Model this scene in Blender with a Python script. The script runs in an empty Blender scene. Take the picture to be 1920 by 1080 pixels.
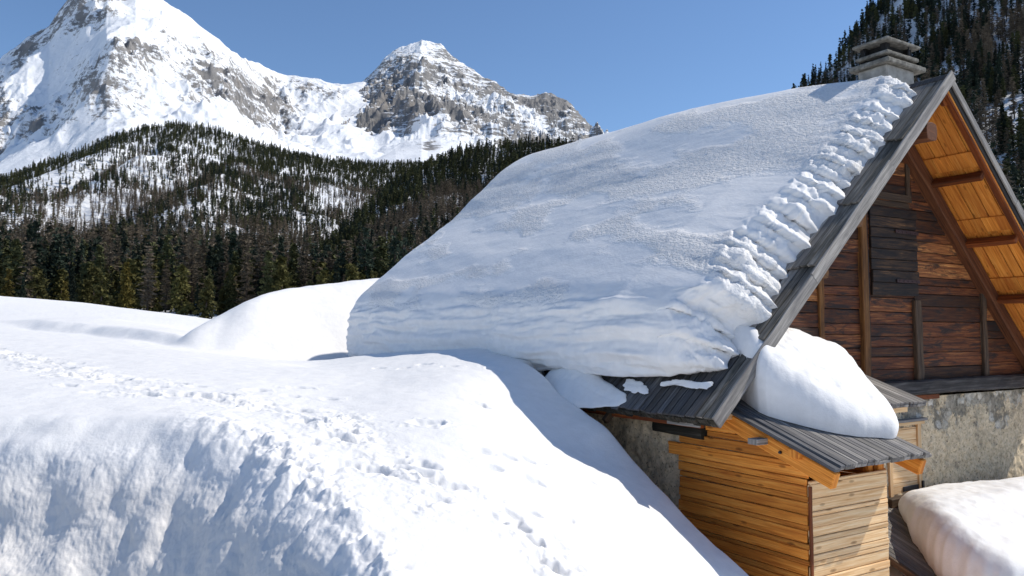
import bpy, bmesh, math, random
import numpy as np
from mathutils import Vector, Matrix

random.seed(7)
RNG = np.random.default_rng(11)
SC = bpy.context.scene
COL = SC.collection

# ------------------------------------------------------------------ camera frame and house frame
F = 1460.0
PITCH = math.atan(85 / F)
ZC = 4.0
CP, SP = math.cos(PITCH), math.sin(PITCH)
HANG = math.radians(31.9)
CH, SH = math.cos(HANG), math.sin(HANG)
P0 = np.array([2.5775, 10.0])
ZE, ZR, GR = 2.96, 8.42, 5.73          # eave height, ridge height, half width of the house
TH = math.atan2(ZR - ZE, GR)
TS = GR / math.cos(TH)                 # slope length
LEN = 13.5                             # house length
GW, SW = 0.62, 1.25                    # side wall and gable wall planes


def wpt(u, v, y):
    """a place seen at that direction of the camera, y metres ahead"""
    dx = (u - 960) / F
    dy = (540 - v) / F
    ry = CP - dy * SP
    rz = SP + dy * CP
    return np.array([dx / ry * y, y, ZC + rz / ry * y])


def to_house(x, y):
    dx, dy = x - P0[0], y - P0[1]
    return dx * CH + dy * SH, -dx * SH + dy * CH


def sstep(a, b, x):
    t = np.clip((x - a) / (b - a), 0, 1)
    return t * t * (3 - 2 * t)


# ------------------------------------------------------------------ noise
def _h(ix, iy, iz, seed):
    n = (ix * 374761393 + iy * 668265263 + iz * 2147483647 + seed * 1274126177) & 0xFFFFFFFF
    n = ((n ^ (n >> 13)) * 1274126177) & 0xFFFFFFFF
    n = ((n ^ (n >> 15)) * 2246822519) & 0xFFFFFFFF
    return ((n ^ (n >> 16)) & 0xFFFF) / 65535.0 * 2 - 1


def pn(x, y, z=None, seed=0):
    x = np.asarray(x, float)
    y = np.asarray(y, float)
    z = np.zeros_like(x) if z is None else np.asarray(z, float) + 0 * x
    ix, iy, iz = np.floor(x).astype(np.int64), np.floor(y).astype(np.int64), np.floor(z).astype(np.int64)
    fx, fy, fz = x - ix, y - iy, z - iz
    def q(t): return t * t * t * (t * (t * 6 - 15) + 10)
    ux, uy, uz = q(fx), q(fy), q(fz)
    flat = bool(np.all(fz == 0))
    def g(a, b, c):
        return (_h(ix + a, iy + b, iz + c, seed) * (fx - a) + _h(ix + a, iy + b, iz + c, seed + 91) * (fy - b)
                + (0 if flat else _h(ix + a, iy + b, iz + c, seed + 57) * (fz - c)))
    def lay(c):
        a0 = g(0, 0, c) * (1 - ux) + g(1, 0, c) * ux
        a1 = g(0, 1, c) * (1 - ux) + g(1, 1, c) * ux
        return a0 * (1 - uy) + a1 * uy
    if flat:
        return lay(0) * 1.4
    return (lay(0) * (1 - uz) + lay(1) * uz) * 1.4


def fbm(x, y, z=None, o=4, seed=0, gain=0.5):
    s, a, f = 0, 1.0, 1.0
    for i in range(o):
        s = s + a * pn(x * f, y * f, None if z is None else z * f, seed + 13 * i)
        a *= gain
        f *= 2.03
    return s


def ridged(x, y, o=5, seed=0, gain=0.55):
    s, a, f, w = 0, 1.0, 1.0, 1.0
    for i in range(o):
        n = 1 - np.abs(pn(x * f, y * f, None, seed + 17 * i)) * 1.6
        n = np.clip(n, 0, 1) ** 2 * w
        s = s + a * n
        w = np.clip(n * 1.5, 0.15, 1)
        a *= gain
        f *= 2.1
    return s


# ------------------------------------------------------------------ objects
def tag(o, label=None, cat=None, group=None, kind=None):
    if label: o['label'] = label
    if cat: o['category'] = cat
    if group: o['group'] = group
    if kind: o['kind'] = kind
    return o


def empty(name, loc=(0, 0, 0), rz=0.0):
    o = bpy.data.objects.new(name, None)
    o.empty_display_size = 0.3
    COL.objects.link(o)
    o.location = loc
    o.rotation_euler = (0, 0, rz)
    return o


class MB:
    """collects boxes, logs and sheets; build() links them as ONE mesh"""
    def __init__(s):
        s.v, s.f, s.uv, s.tone, s.sm = [], [], [], [], []

    def face(s, idx, uvs, tone, smooth=False):
        s.f.append(idx); s.uv.append(uvs); s.tone.append(tone); s.sm.append(smooth)

    def box(s, o, ex, ey, ez, L, W, T, n=1, jit=0.0, tone=None, taper=0.0, bow=0.0, endjit=0.0):
        o, ex, ey, ez = (np.array(a, float) for a in (o, ex, ey, ez))
        ex /= np.linalg.norm(ex); ey /= np.linalg.norm(ey); ez /= np.linalg.norm(ez)
        flip = np.dot(np.cross(ex, ey), ez) < 0
        if tone is None: tone = random.random()
        a, b = random.uniform(0, 40), random.uniform(0, 40)
        base = len(s.v)
        e0, e1 = random.uniform(-endjit, endjit), random.uniform(-endjit, endjit)
        for i in range(n + 1):
            t = i / n
            x = e0 + (L + e1 - e0) * t
            w = W * (1 - taper * t)
            bw = bow * math.sin(math.pi * t)
            for (yy, zz) in ((0, 0), (w, 0), (w, T), (0, T)):
                p = o + ex * x + ey * (yy + bw + random.uniform(-jit, jit)) + ez * (zz + random.uniform(-jit, jit) * 0.6)
                s.v.append(tuple(p))
        per = [0, W, W + T, 2 * W + T, 2 * W + 2 * T]
        for i in range(n):
            for k in range(4):
                k2 = (k + 1) % 4
                i0 = base + i * 4
                idx = [i0 + k, i0 + 4 + k, i0 + 4 + k2, i0 + k2]
                x0, x1 = L * i / n + a, L * (i + 1) / n + a
                uv = [(x0, per[k] + b), (x1, per[k] + b), (x1, per[k + 1] + b), (x0, per[k + 1] + b)]
                if not flip:
                    idx = idx[::-1]; uv = uv[::-1]
                s.face(idx, uv, tone)
        for end, i0 in ((0, base), (1, base + 4 * n)):
            idx = [i0, i0 + 1, i0 + 2, i0 + 3]
            uv = [(a + end * 3, b), (a + end * 3 + .02, b + W), (a + end * 3 + .03, b + W), (a + end * 3 + .01, b)]
            if (end == 0) == flip:
                pass
            else:
                idx = idx[::-1]; uv = uv[::-1]
            s.face(idx, uv, tone)

    def log(s, p0, p1, r0, r1=None, seg=12, rings=6, noise=0.03, square=0.0, tone=None):
        r1 = r0 if r1 is None else r1
        p0, p1 = np.array(p0, float), np.array(p1, float)
        d = p1 - p0; L = np.linalg.norm(d); d /= L
        up = np.array((0, 0, 1.0)) if abs(d[2]) < .9 else np.array((1.0, 0, 0))
        a = np.cross(up, d); a /= np.linalg.norm(a); b = np.cross(d, a)
        if tone is None: tone = random.random()
        base = len(s.v); uo, vo = random.uniform(0, 40), random.uniform(0, 40)
        for i in range(rings + 1):
            t = i / rings
            r = r0 + (r1 - r0) * t
            cx, cy = random.uniform(-noise, noise) * r, random.uniform(-noise, noise) * r
            for k in range(seg):
                w = 2 * math.pi * (k + .5) / seg
                c, q = math.cos(w), math.sin(w)
                m = 1.0
                if square: m = 1 + square * (1 / max(abs(c), abs(q)) - 1)
                rr = r * m * (1 + random.uniform(-noise, noise))
                s.v.append(tuple(p0 + d * L * t + a * (c * rr + cx) + b * (q * rr + cy)))
        for i in range(rings):
            for k in range(seg):
                k2 = (k + 1) % seg
                i0 = base + i * seg
                s.face([i0 + k, i0 + k2, i0 + seg + k2, i0 + seg + k],
                       [(uo + L * i / rings, vo + k * r0 * .5), (uo + L * i / rings, vo + (k + 1) * r0 * .5),
                        (uo + L * (i + 1) / rings, vo + (k + 1) * r0 * .5), (uo + L * (i + 1) / rings, vo + k * r0 * .5)], tone, square < .6)
        for end in (0, 1):
            i0 = base + end * rings * seg
            idx = [i0 + k for k in range(seg)]
            uv = [(uo + .05 * math.cos(k), vo + 10 + .05 * math.sin(k)) for k in range(seg)]
            s.face(idx[::-1] if end == 0 else idx, uv if end else uv[::-1], tone)

    def build(s, name, mat, parent=None, bevel=0.0):
        me = bpy.data.meshes.new(name)
        me.from_pydata(s.v, [], s.f)
        uvl = me.uv_layers.new(name='UVMap')
        uvl.data.foreach_set('uv', np.array([c for q in s.uv for c in q], np.float32).ravel())
        at = me.attributes.new('tone', 'FLOAT', 'FACE')
        at.data.foreach_set('value', np.array(s.tone, np.float32))
        me.polygons.foreach_set('use_smooth', np.array(s.sm, bool))
        me.materials.append(mat)
        me.update()
        o = bpy.data.objects.new(name, me)
        COL.objects.link(o)
        if parent: o.parent = parent
        if bevel:
            m = o.modifiers.new('bevel', 'BEVEL')
            m.width = bevel; m.segments = 1; m.limit_method = 'ANGLE'; m.angle_limit = math.radians(50)
        return o


def grid_mesh(name, pts, mat, parent=None, smooth=True, attrs=None, flip=False, hole=None, uv=None):
    """pts: (n, m, 3) array -> one sheet"""
    n, m, _ = pts.shape
    idx = np.arange(n * m).reshape(n, m)
    q = np.stack([idx[:-1, :-1], idx[1:, :-1], idx[1:, 1:], idx[:-1, 1:]], -1)
    if hole is not None: q = q[~hole]
    q = q.reshape(-1, 4)
    if flip: q = q[:, ::-1]
    me = bpy.data.meshes.new(name)
    me.vertices.add(n * m)
    me.vertices.foreach_set('co', pts.reshape(-1).astype(np.float32))
    me.loops.add(len(q) * 4)
    me.polygons.add(len(q))
    me.loops.foreach_set('vertex_index', q.reshape(-1).astype(np.int32))
    me.polygons.foreach_set('loop_start', np.arange(0, len(q) * 4, 4, dtype=np.int32))
    me.polygons.foreach_set('loop_total', np.full(len(q), 4, np.int32))
    me.update(calc_edges=True)
    me.polygons.foreach_set('use_smooth', np.full(len(q), smooth, bool))
    for k, val in (attrs or {}).items():
        a = me.attributes.new(k, 'FLOAT', 'POINT')
        a.data.foreach_set('value', val.reshape(-1).astype(np.float32))
    me.materials.append(mat)
    o = bpy.data.objects.new(name, me)
    COL.objects.link(o)
    if parent: o.parent = parent
    return o


# ------------------------------------------------------------------ materials
class NT:
    def __init__(s, name):
        s.m = bpy.data.materials.new(name)
        s.m.use_nodes = True
        s.t = s.m.node_tree
        s.b = s.t.nodes['Principled BSDF']

    def n(s, typ, **kw):
        d = s.t.nodes.new(typ)
        for k, v in kw.items():
            if k.startswith('i_'):
                key = k[2:]
                d.inputs[int(key) if key.isdigit() else key.replace('_', ' ')].default_value = v
            else:
                setattr(d, k, v)
        return d

    def l(s, a, b): s.t.links.new(a, b)

    def noise(s, vec, scale, detail=4, rough=.5, dist=0.0):
        d = s.n('ShaderNodeTexNoise')
        d.inputs['Scale'].default_value = scale; d.inputs['Detail'].default_value = detail
        d.inputs['Roughness'].default_value = rough; d.inputs['Distortion'].default_value = dist
        s.l(vec, d.inputs['Vector'])
        return d.outputs['Fac']

    def ramp(s, fac, stops, interp='LINEAR'):
        d = s.n('ShaderNodeValToRGB')
        d.color_ramp.interpolation = interp
        el = d.color_ramp.elements
        while len(el) < len(stops): el.new(.5)
        for e, (p, c) in zip(el, stops):
            e.position = p
            e.color = (*c, 1) if isinstance(c, (tuple, list)) else (c, c, c, 1)
        s.l(fac, d.inputs[0])
        return d.outputs[0]

    def mix(s, fac, a, b, mode='MIX'):
        d = s.n('ShaderNodeMix', data_type='RGBA', blend_type=mode)
        for sock, val in ((d.inputs[0], fac), (d.inputs[6], a), (d.inputs[7], b)):
            if isinstance(val, (int, float)): sock.default_value = val
            elif isinstance(val, tuple): sock.default_value = (*val, 1)
            else: s.l(val, sock)
        return d.outputs[2]

    def math(s, op, a, b=0.0, clamp=False):
        d = s.n('ShaderNodeMath', operation=op, use_clamp=clamp)
        for sock, val in ((d.inputs[0], a), (d.inputs[1], b)):
            if isinstance(val, (int, float)): sock.default_value = val
            else: s.l(val, sock)
        return d.outputs[0]

    def mapping(s, vec, scale=(1, 1, 1), rot=(0, 0, 0)):
        d = s.n('ShaderNodeMapping')
        d.inputs['Scale'].default_value = scale
        d.inputs['Rotation'].default_value = rot
        s.l(vec, d.inputs['Vector'])
        return d.outputs[0]

    def coord(s, which='Object'): return s.n('ShaderNodeTexCoord').outputs[which]
    def attr(s, name): return s.n('ShaderNodeAttribute', attribute_name=name).outputs['Fac']

    def bump(s, h, strength=.5, dist=.02, normal=None):
        d = s.n('ShaderNodeBump')
        d.inputs['Strength'].default_value = strength; d.inputs['Distance'].default_value = dist
        s.l(h, d.inputs['Height'])
        if normal is not None: s.l(normal, d.inputs['Normal'])
        return d.outputs[0]

    def done(s, col, rough=.8, normal=None, spec=.3):
        if isinstance(col, tuple): s.b.inputs['Base Color'].default_value = (*col, 1)
        else: s.l(col, s.b.inputs['Base Color'])
        if isinstance(rough, (int, float)): s.b.inputs['Roughness'].default_value = rough
        else: s.l(rough, s.b.inputs['Roughness'])
        s.b.inputs['Specular IOR Level'].default_value = spec
        if normal is not None: s.l(normal, s.b.inputs['Normal'])
        return s.m


def wood(name, dark, mid, light, tone_amt=.5, knots=.5, weather=None, weather_amt=0.0, char=None, rough=.75, grain=1.0, bump=.35):
    """planks: grain runs along U of each plank, tone differs from plank to plank"""
    t = NT(name)
    uv = t.coord('UV')
    tone = t.attr('tone')
    off = t.n('ShaderNodeCombineXYZ')
    t.l(t.math('MULTIPLY', tone, 37.0), off.inputs[2])
    va = t.n('ShaderNodeVectorMath', operation='ADD')
    t.l(uv, va.inputs[0]); t.l(off.outputs[0], va.inputs[1])
    vec = va.outputs[0]
    g1 = t.noise(t.mapping(vec, (1.1, 26 * grain, 1)), 1.0, 6, .6, .6)
    g2 = t.noise(t.mapping(vec, (2.0, 90 * grain, 1)), 1.0, 3, .6, .2)
    base = t.ramp(g1, [(.28, dark), (.5, mid), (.72, light)])
    base = t.mix(t.ramp(g2, [(.35, .55), (.6, 0.0)]), base, dark)
    if knots:
        vo = t.n('ShaderNodeTexVoronoi')
        vo.inputs['Scale'].default_value = 1.0
        t.l(t.mapping(vec, (2.3, 7.0, 1)), vo.inputs['Vector'])
        k = t.ramp(vo.outputs['Distance'], [(.05, knots), (.13, knots * .6), (.17, 0.0)])
        base = t.mix(k, base, tuple(c * .35 for c in dark))
    # tone per plank
    tv = t.ramp(tone, [(0, 1 - tone_amt), (1, 1 + tone_amt * .35)])
    base = t.mix(1.0, base, tv, 'MULTIPLY')
    if weather is not None:
        wn = t.noise(t.mapping(vec, (.9, 5.0, 1)), 1.0, 5, .65, .4)
        base = t.mix(t.ramp(wn, [(.42, 0.0), (.62, weather_amt)]), base, weather)
    if char is not None:
        cn = t.noise(t.mapping(vec, (1.1, 7.0, 1)), 1.3, 6, .7, .9)
        base = t.mix(t.ramp(cn, [(.34, 0.95), (.44, .6), (.53, 0.0)]), base, char)
    h = t.math('ADD', t.math('MULTIPLY', g1, .6), t.math('MULTIPLY', g2, .5))
    return t.done(base, rough, t.bump(h, bump, .012), .25)


def cladding_mat():
    t = NT('burnt_brown_cladding')
    uv = t.coord('UV'); tone = t.attr('tone')
    off = t.n('ShaderNodeCombineXYZ'); t.l(t.math('MULTIPLY', tone, 37.0), off.inputs[2])
    va = t.n('ShaderNodeVectorMath', operation='ADD'); t.l(uv, va.inputs[0]); t.l(off.outputs[0], va.inputs[1])
    vec = va.outputs[0]
    g1 = t.noise(t.mapping(vec, (1.4, 24, 1)), 1.0, 6, .65, .8)
    g2 = t.noise(t.mapping(vec, (2.2, 80, 1)), 1.0, 3, .6, .2)
    base = t.ramp(g1, [(.3, (.12, .040, .015)), (.5, (.31, .118, .038)), (.7, (.66, .33, .11))])
    ctrl = t.ramp(tone, [(0, (.13, .115, .12)), (.22, (.21, .16, .15)), (.42, (.36, .26, .23)), (.68, (.55, .41, .36)), (.86, (1.0, .92, .85)), (1, (1.15, 1.1, 1.0))])
    base = t.mix(1.0, base, ctrl, 'MULTIPLY')
    cn = t.noise(t.mapping(vec, (1.0, 6.0, 1)), 1.2, 7, .72, 1.0)
    base = t.mix(t.ramp(cn, [(.34, .95), (.43, .7), (.50, 0.0)]), base, (.012, .010, .010))
    base = t.mix(t.ramp(g2, [(.32, .6), (.5, 0.0)]), base, (.012, .009, .008))
    h = t.math('ADD', t.math('MULTIPLY', g1, .6), t.math('MULTIPLY', g2, .5))
    return t.done(base, .72, t.bump(h, .6, .012), .3)


def snow_mat(name, fine=1.0, grit=None, crust=False):
    t = NT(name)
    c = t.coord('Object')
    n1 = t.noise(c, 38 * fine, 4, .62)
    n2 = t.noise(c, 7 * fine, 5, .6)
    nb = t.bump(t.math('ADD', t.math('MULTIPLY', n1, .45), t.math('MULTIPLY', n2, .9)), .34 if grit else (.26 if not crust else .15), .035)
    if crust:
        n3 = t.noise(t.mapping(c, (21, 13, 21)), 1.0, 3, .65)
        nb = t.bump(t.math('MULTIPLY', n3, t.attr('crust')), 1.0, .075, nb)
    t.b.inputs['Subsurface Weight'].default_value = .12 if crust else (.15 if grit else .4)
    t.b.inputs['Subsurface Radius'].default_value = (1.0, 1.0, 1.0)
    t.b.inputs['Subsurface Scale'].default_value = .03 if crust else .045
    col = t.mix(t.ramp(n2, [(.3, 0.0), (.7, 1.0)]), (.80, .787, .768), (.868, .853, .832))
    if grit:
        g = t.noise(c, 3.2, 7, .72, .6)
        a = t.attr('dirt_bounce')
        f = t.math('MULTIPLY', t.ramp(g, [(.40, .62), (.58, .68), (.70, 1.0)]), a)  # real dirt specks, plus an overall tan standing for warm bounced light
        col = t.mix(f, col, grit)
    return t.done(col, .62, nb, .25)


def stone_mat():
    t = NT('rubble_stone')
    c = t.coord('Object')
    big = t.noise(c, .9, 5, .6)
    plaster_n = t.noise(c, 14, 8, .7)
    plaster = t.ramp(plaster_n, [(.25, (.13, .105, .07)), (.42, (.58, .46, .30)), (.62, (.78, .64, .44)), (.8, (.80, .70, .54))])
    vo = t.n('ShaderNodeTexVoronoi')
    vo.inputs['Scale'].default_value = 4.6
    vo.inputs['Randomness'].default_value = 1.0
    wob = t.n('ShaderNodeVectorMath', operation='ADD')
    nz = t.n('ShaderNodeTexNoise'); nz.inputs['Scale'].default_value = 3.5; nz.inputs['Detail'].default_value = 4
    t.l(c, nz.inputs['Vector'])
    sc = t.n('ShaderNodeVectorMath', operation='SCALE'); sc.inputs['Scale'].default_value = .28
    t.l(nz.outputs['Color'], sc.inputs[0])
    t.l(c, wob.inputs[0]); t.l(sc.outputs[0], wob.inputs[1])
    t.l(wob.outputs[0], vo.inputs['Vector'])
    d = vo.outputs['Distance']
    cell = t.n('ShaderNodeSeparateColor'); t.l(vo.outputs['Color'], cell.inputs[0])
    stone = t.ramp(cell.outputs[0], [(0, (.28, .24, .185)), (.4, (.47, .41, .32)), (.75, (.60, .54, .43)), (1, (.75, .70, .61))])
    stone = t.mix(t.ramp(plaster_n, [(.3, .6), (.6, 0.0)]), stone, (.12, .11, .095))
    mortar = t.mix(t.ramp(plaster_n, [(.35, 0.0), (.65, 1.0)]), (.17, .15, .115), (.36, .315, .24))
    rub = t.mix(t.ramp(d, [(.42, 0.0), (.60, 1.0)]), stone, mortar)
    # bare stones show in the upper belt of the wall, plaster below
    a = t.attr('bare')
    f = t.math('ADD', t.math('MULTIPLY', t.math('SUBTRACT', t.noise(c, 2.2, 6, .65), .5), 2.6), a)
    f = t.ramp(f, [(.42, 0.0), (.56, 1.0)])
    col = t.mix(f, plaster, rub)
    grey = t.noise(t.mapping(c, (1.6, 1.6, .55)), 1.0, 6, .62, .5)
    col = t.mix(t.ramp(grey, [(.62, 0.0), (.72, .6)]), col, (.30, .27, .215))
    col = t.mix(t.ramp(t.noise(c, 4.5, 6, .7), [(.34, .55), (.5, 0.0)]), col, (.22, .19, .14))
    pits = t.noise(c, 22, 5, .65)
    col = t.mix(t.ramp(pits, [(.34, .85), (.42, 0.0)]), col, (.07, .06, .045))
    h = t.math('ADD', t.math('MULTIPLY', plaster_n, .8), t.math('MULTIPLY', t.math('MULTIPLY', d, -1.2), f))
    return t.done(col, .92, t.bump(h, .8, .03), .15)


def concrete_mat():
    t = NT('chimney_concrete')
    c = t.coord('Object')
    n = t.noise(c, 9, 7, .65)
    col = t.ramp(n, [(.3, (.08, .075, .065)), (.5, (.19, .18, .155)), (.7, (.32, .305, .27))])
    st = t.noise(t.mapping(c, (9, 9, .7)), 1.0, 4, .6)
    col = t.mix(t.ramp(st, [(.5, 0.0), (.68, .8)]), col, (.10, .095, .085))
    return t.done(col, .9, t.bump(t.noise(c, 40, 5, .6), .4, .01), .2)


def plain(name, c, rough=.6, metal=0.0, var=.25, scale=12):
    t = NT(name)
    n = t.noise(t.coord('Object'), scale, 5, .6)
    col = t.ramp(n, [(.3, tuple(x * (1 - var) for x in c)), (.7, tuple(min(1, x * (1 + var)) for x in c))])
    t.b.inputs['Metallic'].default_value = metal
    return t.done(col, rough, None, .3)


def mountain_mat(name, ledges=3.0, grit=1.5):
    t = NT(name)
    c = t.coord('Object')
    n1 = t.noise(c, .012, 8, .65)
    n2 = t.noise(c, .05, 9, .78)
    r = t.attr('rock')
    led = t.noise(t.mapping(c, (.014, .014, .085), (0, .25, 0)), 1.0, 8, .72, .4)
    f = t.math('ADD', r, t.math('MULTIPLY', t.math('SUBTRACT', n2, .5), grit))
    f = t.math('ADD', f, t.math('MULTIPLY', t.math('SUBTRACT', led, .5), ledges))
    f = t.ramp(f, [(.42, 0.0), (.66, 1.0)])
    rock = t.ramp(n1, [(.3, (.15, .15, .155)), (.5, (.235, .225, .215)), (.7, (.34, .31, .28))])
    rock = t.mix(t.ramp(n2, [(.35, .5), (.55, 0.0)]), rock, (.08, .08, .085))
    col = t.mix(f, (.86, .87, .885), rock)
    return t.done(col, .8, t.bump(t.math('ADD', n2, n1), .6, 9.0), .15)


def leaf_mat(name, cols, rough=.8):
    t = NT(name)
    n = t.noise(t.coord('Object'), 1.1, 4, .7)
    oi = t.n('ShaderNodeObjectInfo').outputs['Random']
    base = t.ramp(n, [(.3, cols[0]), (.5, cols[1]), (.7, cols[2])])
    tv = t.ramp(oi, [(0, .6), (.5, 1.0), (1, 1.35)])
    return t.done(t.mix(1.0, base, tv, 'MULTIPLY'), rough, None, .15)


M = {}
M['snow'] = snow_mat('fresh_snow')
M['roof_snow'] = snow_mat('roof_snow', .8, None, True)
M['ground_snow'] = snow_mat('field_snow', .8, (.36, .32, .28))
M['far_snow'] = NT('hillside_snow').done((.85, .865, .885), .8)
M['larch'] = wood('new_larch_boards', (.38, .10, .013), (.74, .275, .040), (.86, .41, .09), .34, .75)
M['larch_pale'] = wood('bounce_lit_larch_boards', (.60, .32, .125), (.86, .60, .33), (.90, .72, .47), .25, .7)  # paler larch: light bounced off the snow is put into its colour
M['soffit'] = wood('orange_soffit_boards', (.46, .13, .016), (.84, .32, .050), (.90, .44, .10), .28, .7, (.33, .07, .012), .45)
M['redwood'] = wood('red_stained_timber', (.10, .022, .006), (.24, .06, .012), (.38, .11, .022), .4, .4, (.05, .02, .01), .5)
M['rafter'] = wood('brown_rafter_timber', (.05, .018, .008), (.13, .045, .018), (.22, .085, .03), .4, .4)
M['grey'] = wood('weathered_grey_planks', (.14, .13, .115), (.34, .315, .285), (.50, .465, .42), .55, .3, (.10, .095, .10), .6, None, .85)
M['grey_dark'] = wood('wet_dark_planks', (.05, .05, .055), (.155, .155, .165), (.29, .285, .28), .68, .3, (.05, .042, .034), .6, None, .7)
M['verge'] = wood('lichen_verge_planks', (.065, .06, .05), (.22, .20, .175), (.40, .37, .325), .4, .3, (.045, .042, .034), .85, None, .85)
M['mossy'] = wood('mossy_plank_ends', (.02, .019, .015), (.065, .058, .045), (.16, .145, .12), .6, .2, (.02, .018, .012), .8, None, .9)
M['cladding_plain'] = wood('burnt_brown_cladding', (.06, .019, .008), (.20, .066, .02), (.56, .24, .07), .7, .5, (.035, .014, .008), .6, (.012, .009, .009), .7, .8, .6)
M['cladding'] = cladding_mat()
M['char'] = wood('blackened_boards', (.016, .012, .010), (.06, .034, .020), (.30, .15, .06), .6, .4, (.01, .008, .008), .8, (.008, .007, .008), .65, .8, .6)
M['post'] = wood('old_post_timber', (.035, .02, .012), (.10, .062, .035), (.21, .14, .085), .4, .3, (.04, .03, .024), .6)
M['post_orange'] = wood('honey_post_timber', (.09, .035, .011), (.22, .095, .028), (.38, .19, .06), .35, .4, (.04, .02, .01), .7)
M['beam_grey'] = wood('charred_sill_timber', (.02, .018, .018), (.06, .054, .052), (.16, .148, .142), .3, .2, (.02, .017, .015), .7)
M['stone'] = stone_mat()
M['concrete'] = concrete_mat()
M['render'] = plain('chimney_render', (.31, .295, .265), .9, 0, .35, 5)
M['soot'] = plain('chimney_soot', (.012, .012, .012), .9)
M['iron'] = plain('black_iron', (.03, .032, .04), .45, .6)
M['rust'] = plain('rusty_hinge', (.055, .03, .03), .6, .4)
M['dark'] = plain('dark_interior', (.012, .009, .008), .9)
M['mountain'] = mountain_mat('snowy_rock', 1.0, 3.2)
M['crag'] = mountain_mat('craggy_rock')
M['pine'] = leaf_mat('pine_needles', ((.030, .036, .016), (.068, .072, .030), (.12, .118, .046)))
M['pine_olive'] = leaf_mat('olive_pine_needles', ((.040, .038, .013), (.085, .078, .025), (.14, .124, .038)))
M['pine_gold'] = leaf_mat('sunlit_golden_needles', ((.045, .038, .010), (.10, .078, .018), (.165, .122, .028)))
M['pine_blue'] = leaf_mat('dark_spruce_needles', ((.010, .017, .013), (.023, .034, .023), (.045, .058, .034)))
M['larch_twigs'] = leaf_mat('bare_larch_twigs', ((.075, .058, .043), (.15, .118, .082), (.225, .18, .125)))
M['bark'] = leaf_mat('conifer_bark', ((.03, .022, .018), (.07, .052, .042), (.12, .09, .07)))

# ================================================================== the house
CT, ST = math.cos(TH), math.sin(TH)
ET, EN, ES = np.array((CT, 0, ST)), np.array((-ST, 0, CT)), np.array((0, 1.0, 0))     # left slope: up, out, along
RT, RN = np.array((CT, 0, -ST)), np.array((ST, 0, CT))                                # right slope: down from the ridge, out
RIDGE = np.array((GR, 0, ZR))
UP = np.array((0, 0, 1.0)); GX = np.array((1.0, 0, 0))


def SL(t, s, n=0.0): return np.array((t * CT - n * ST, s, ZE + t * ST + n * CT))
def SR(t, s, n=0.0): return RIDGE + RT * t + RN * n + ES * s
def roof_z(g): return ZE + (ZR - ZE) * (1 - abs(g - GR) / GR)


house = empty('alpine_house', (P0[0], P0[1], 0), HANG)
tag(house, 'old alpine house with stone base, dark timber gable and steep plank roof deep in snow', 'house')

# --- roof: slab, plank courses, barge boards
b = MB()
b.box(SL(-.02, 0.02, -.17), ET, ES, EN, TS, LEN - .04, .09)
roof = b.build('roof', M['grey_dark'], house)
b = MB()
b.box(SR(.0, 0.02, -.17), RT, -ES, RN, TS, -(LEN - .04), .13) if False else None
b.box(SR(-.02, LEN - .02, -.17), RT, -ES, RN, TS, LEN - .04, .13)
b.build('roof', M['grey_dark'], house)

courses = [(-.06, 1.66, LEN), (1.34, 3.1, 4.6), (2.87, 4.6, 2.2), (4.34, 6.25, 2.2), (6.0, TS + .02, 2.6)]
for ci, (t0, t1, smax) in enumerate(courses):
    b, bm_ = MB(), MB()
    s = .0
    while s < smax:
        w = random.uniform(.11, .19)
        lo = t0 + random.uniform(-.02, .02)
        if ci == 1 and s > .75: lo = t0 - random.choice((.05, .2, .42, .5, .6)) + random.uniform(-.05, .05)
        L = t1 - lo
        d = .055 / L
        ex = ET * math.cos(d) - EN * math.sin(d)
        en = EN * math.cos(d) + ET * math.sin(d)
        lift = .042 if ci else 0.0
        (bm_ if s < .24 else b).box(SL(lo, s, -.035 + lift + random.uniform(0, .008)), ex, ES, en, L, w - random.uniform(.006, .026), .034, 6, .005, endjit=.02)
        s += w
    b.build('plank_course', M['grey'] if ci else M['grey_dark'], roof, .004)
    bm_.build('plank_course', M['verge'], roof, .004)
# mossy double layer of plank ends at the eave
b = MB()
s = 0.0
while s < LEN:
    w = random.uniform(.10, .2)
    b.box(SL(-.05 + random.uniform(-.02, .02), s, -.185), ET, ES, EN, .9, w - .01, .058, 2, .006)
    b.box(SL(-.07 + random.uniform(-.02, .015), s, -.125), ET, ES, EN, .9, w - random.uniform(.008, .02), .075, 2, .007)
    s += w
b.build('eave_plank_end', M['mossy'], roof, .004)
# snow-free planks of the far slope
b = MB()
for k in range(4):
    s = 0
    while s < LEN:
        w = random.uniform(.13, .2)
        b.box(SR(k * 1.95 + (0.0 if k == 0 else -.1), s, -.03 + .015), RT, -ES, RN, 2.05, -w + .008, .034, 1, .003) if False else \
            b.box(SR(k * 1.95 + (0.0 if k == 0 else -.1), s + w - .008, -.035), RT, -ES, RN, 2.02, w - .008, .034, 1, .003)
        s += w
b.build('plank_course', M['grey'], roof)

for side in (0, 1):
    b = MB()
    cuts = (-.06, 2.7, 5.4, TS + .06) if side == 0 else (.0, 2.9, 5.6, TS + .05)
    for k in range(3):
        L = cuts[k + 1] - cuts[k]
        if side == 0:
            b.box(SL(cuts[k], -.036 - .006 * (k % 2), -.175), ET, ES, EN, L, .034, .19 + .015 * (k % 2), 8, .005, tone=.75 + .1 * k)
        else:
            b.box(SR(cuts[k], -.03 - .004 * (k % 2), -.115), RT, ES, RN, L, .03, .125 + .02 * (k % 2), 8, .004, tone=.7 + .1 * k)
    b.build('barge_board', M['grey'], house, .004)

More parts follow.
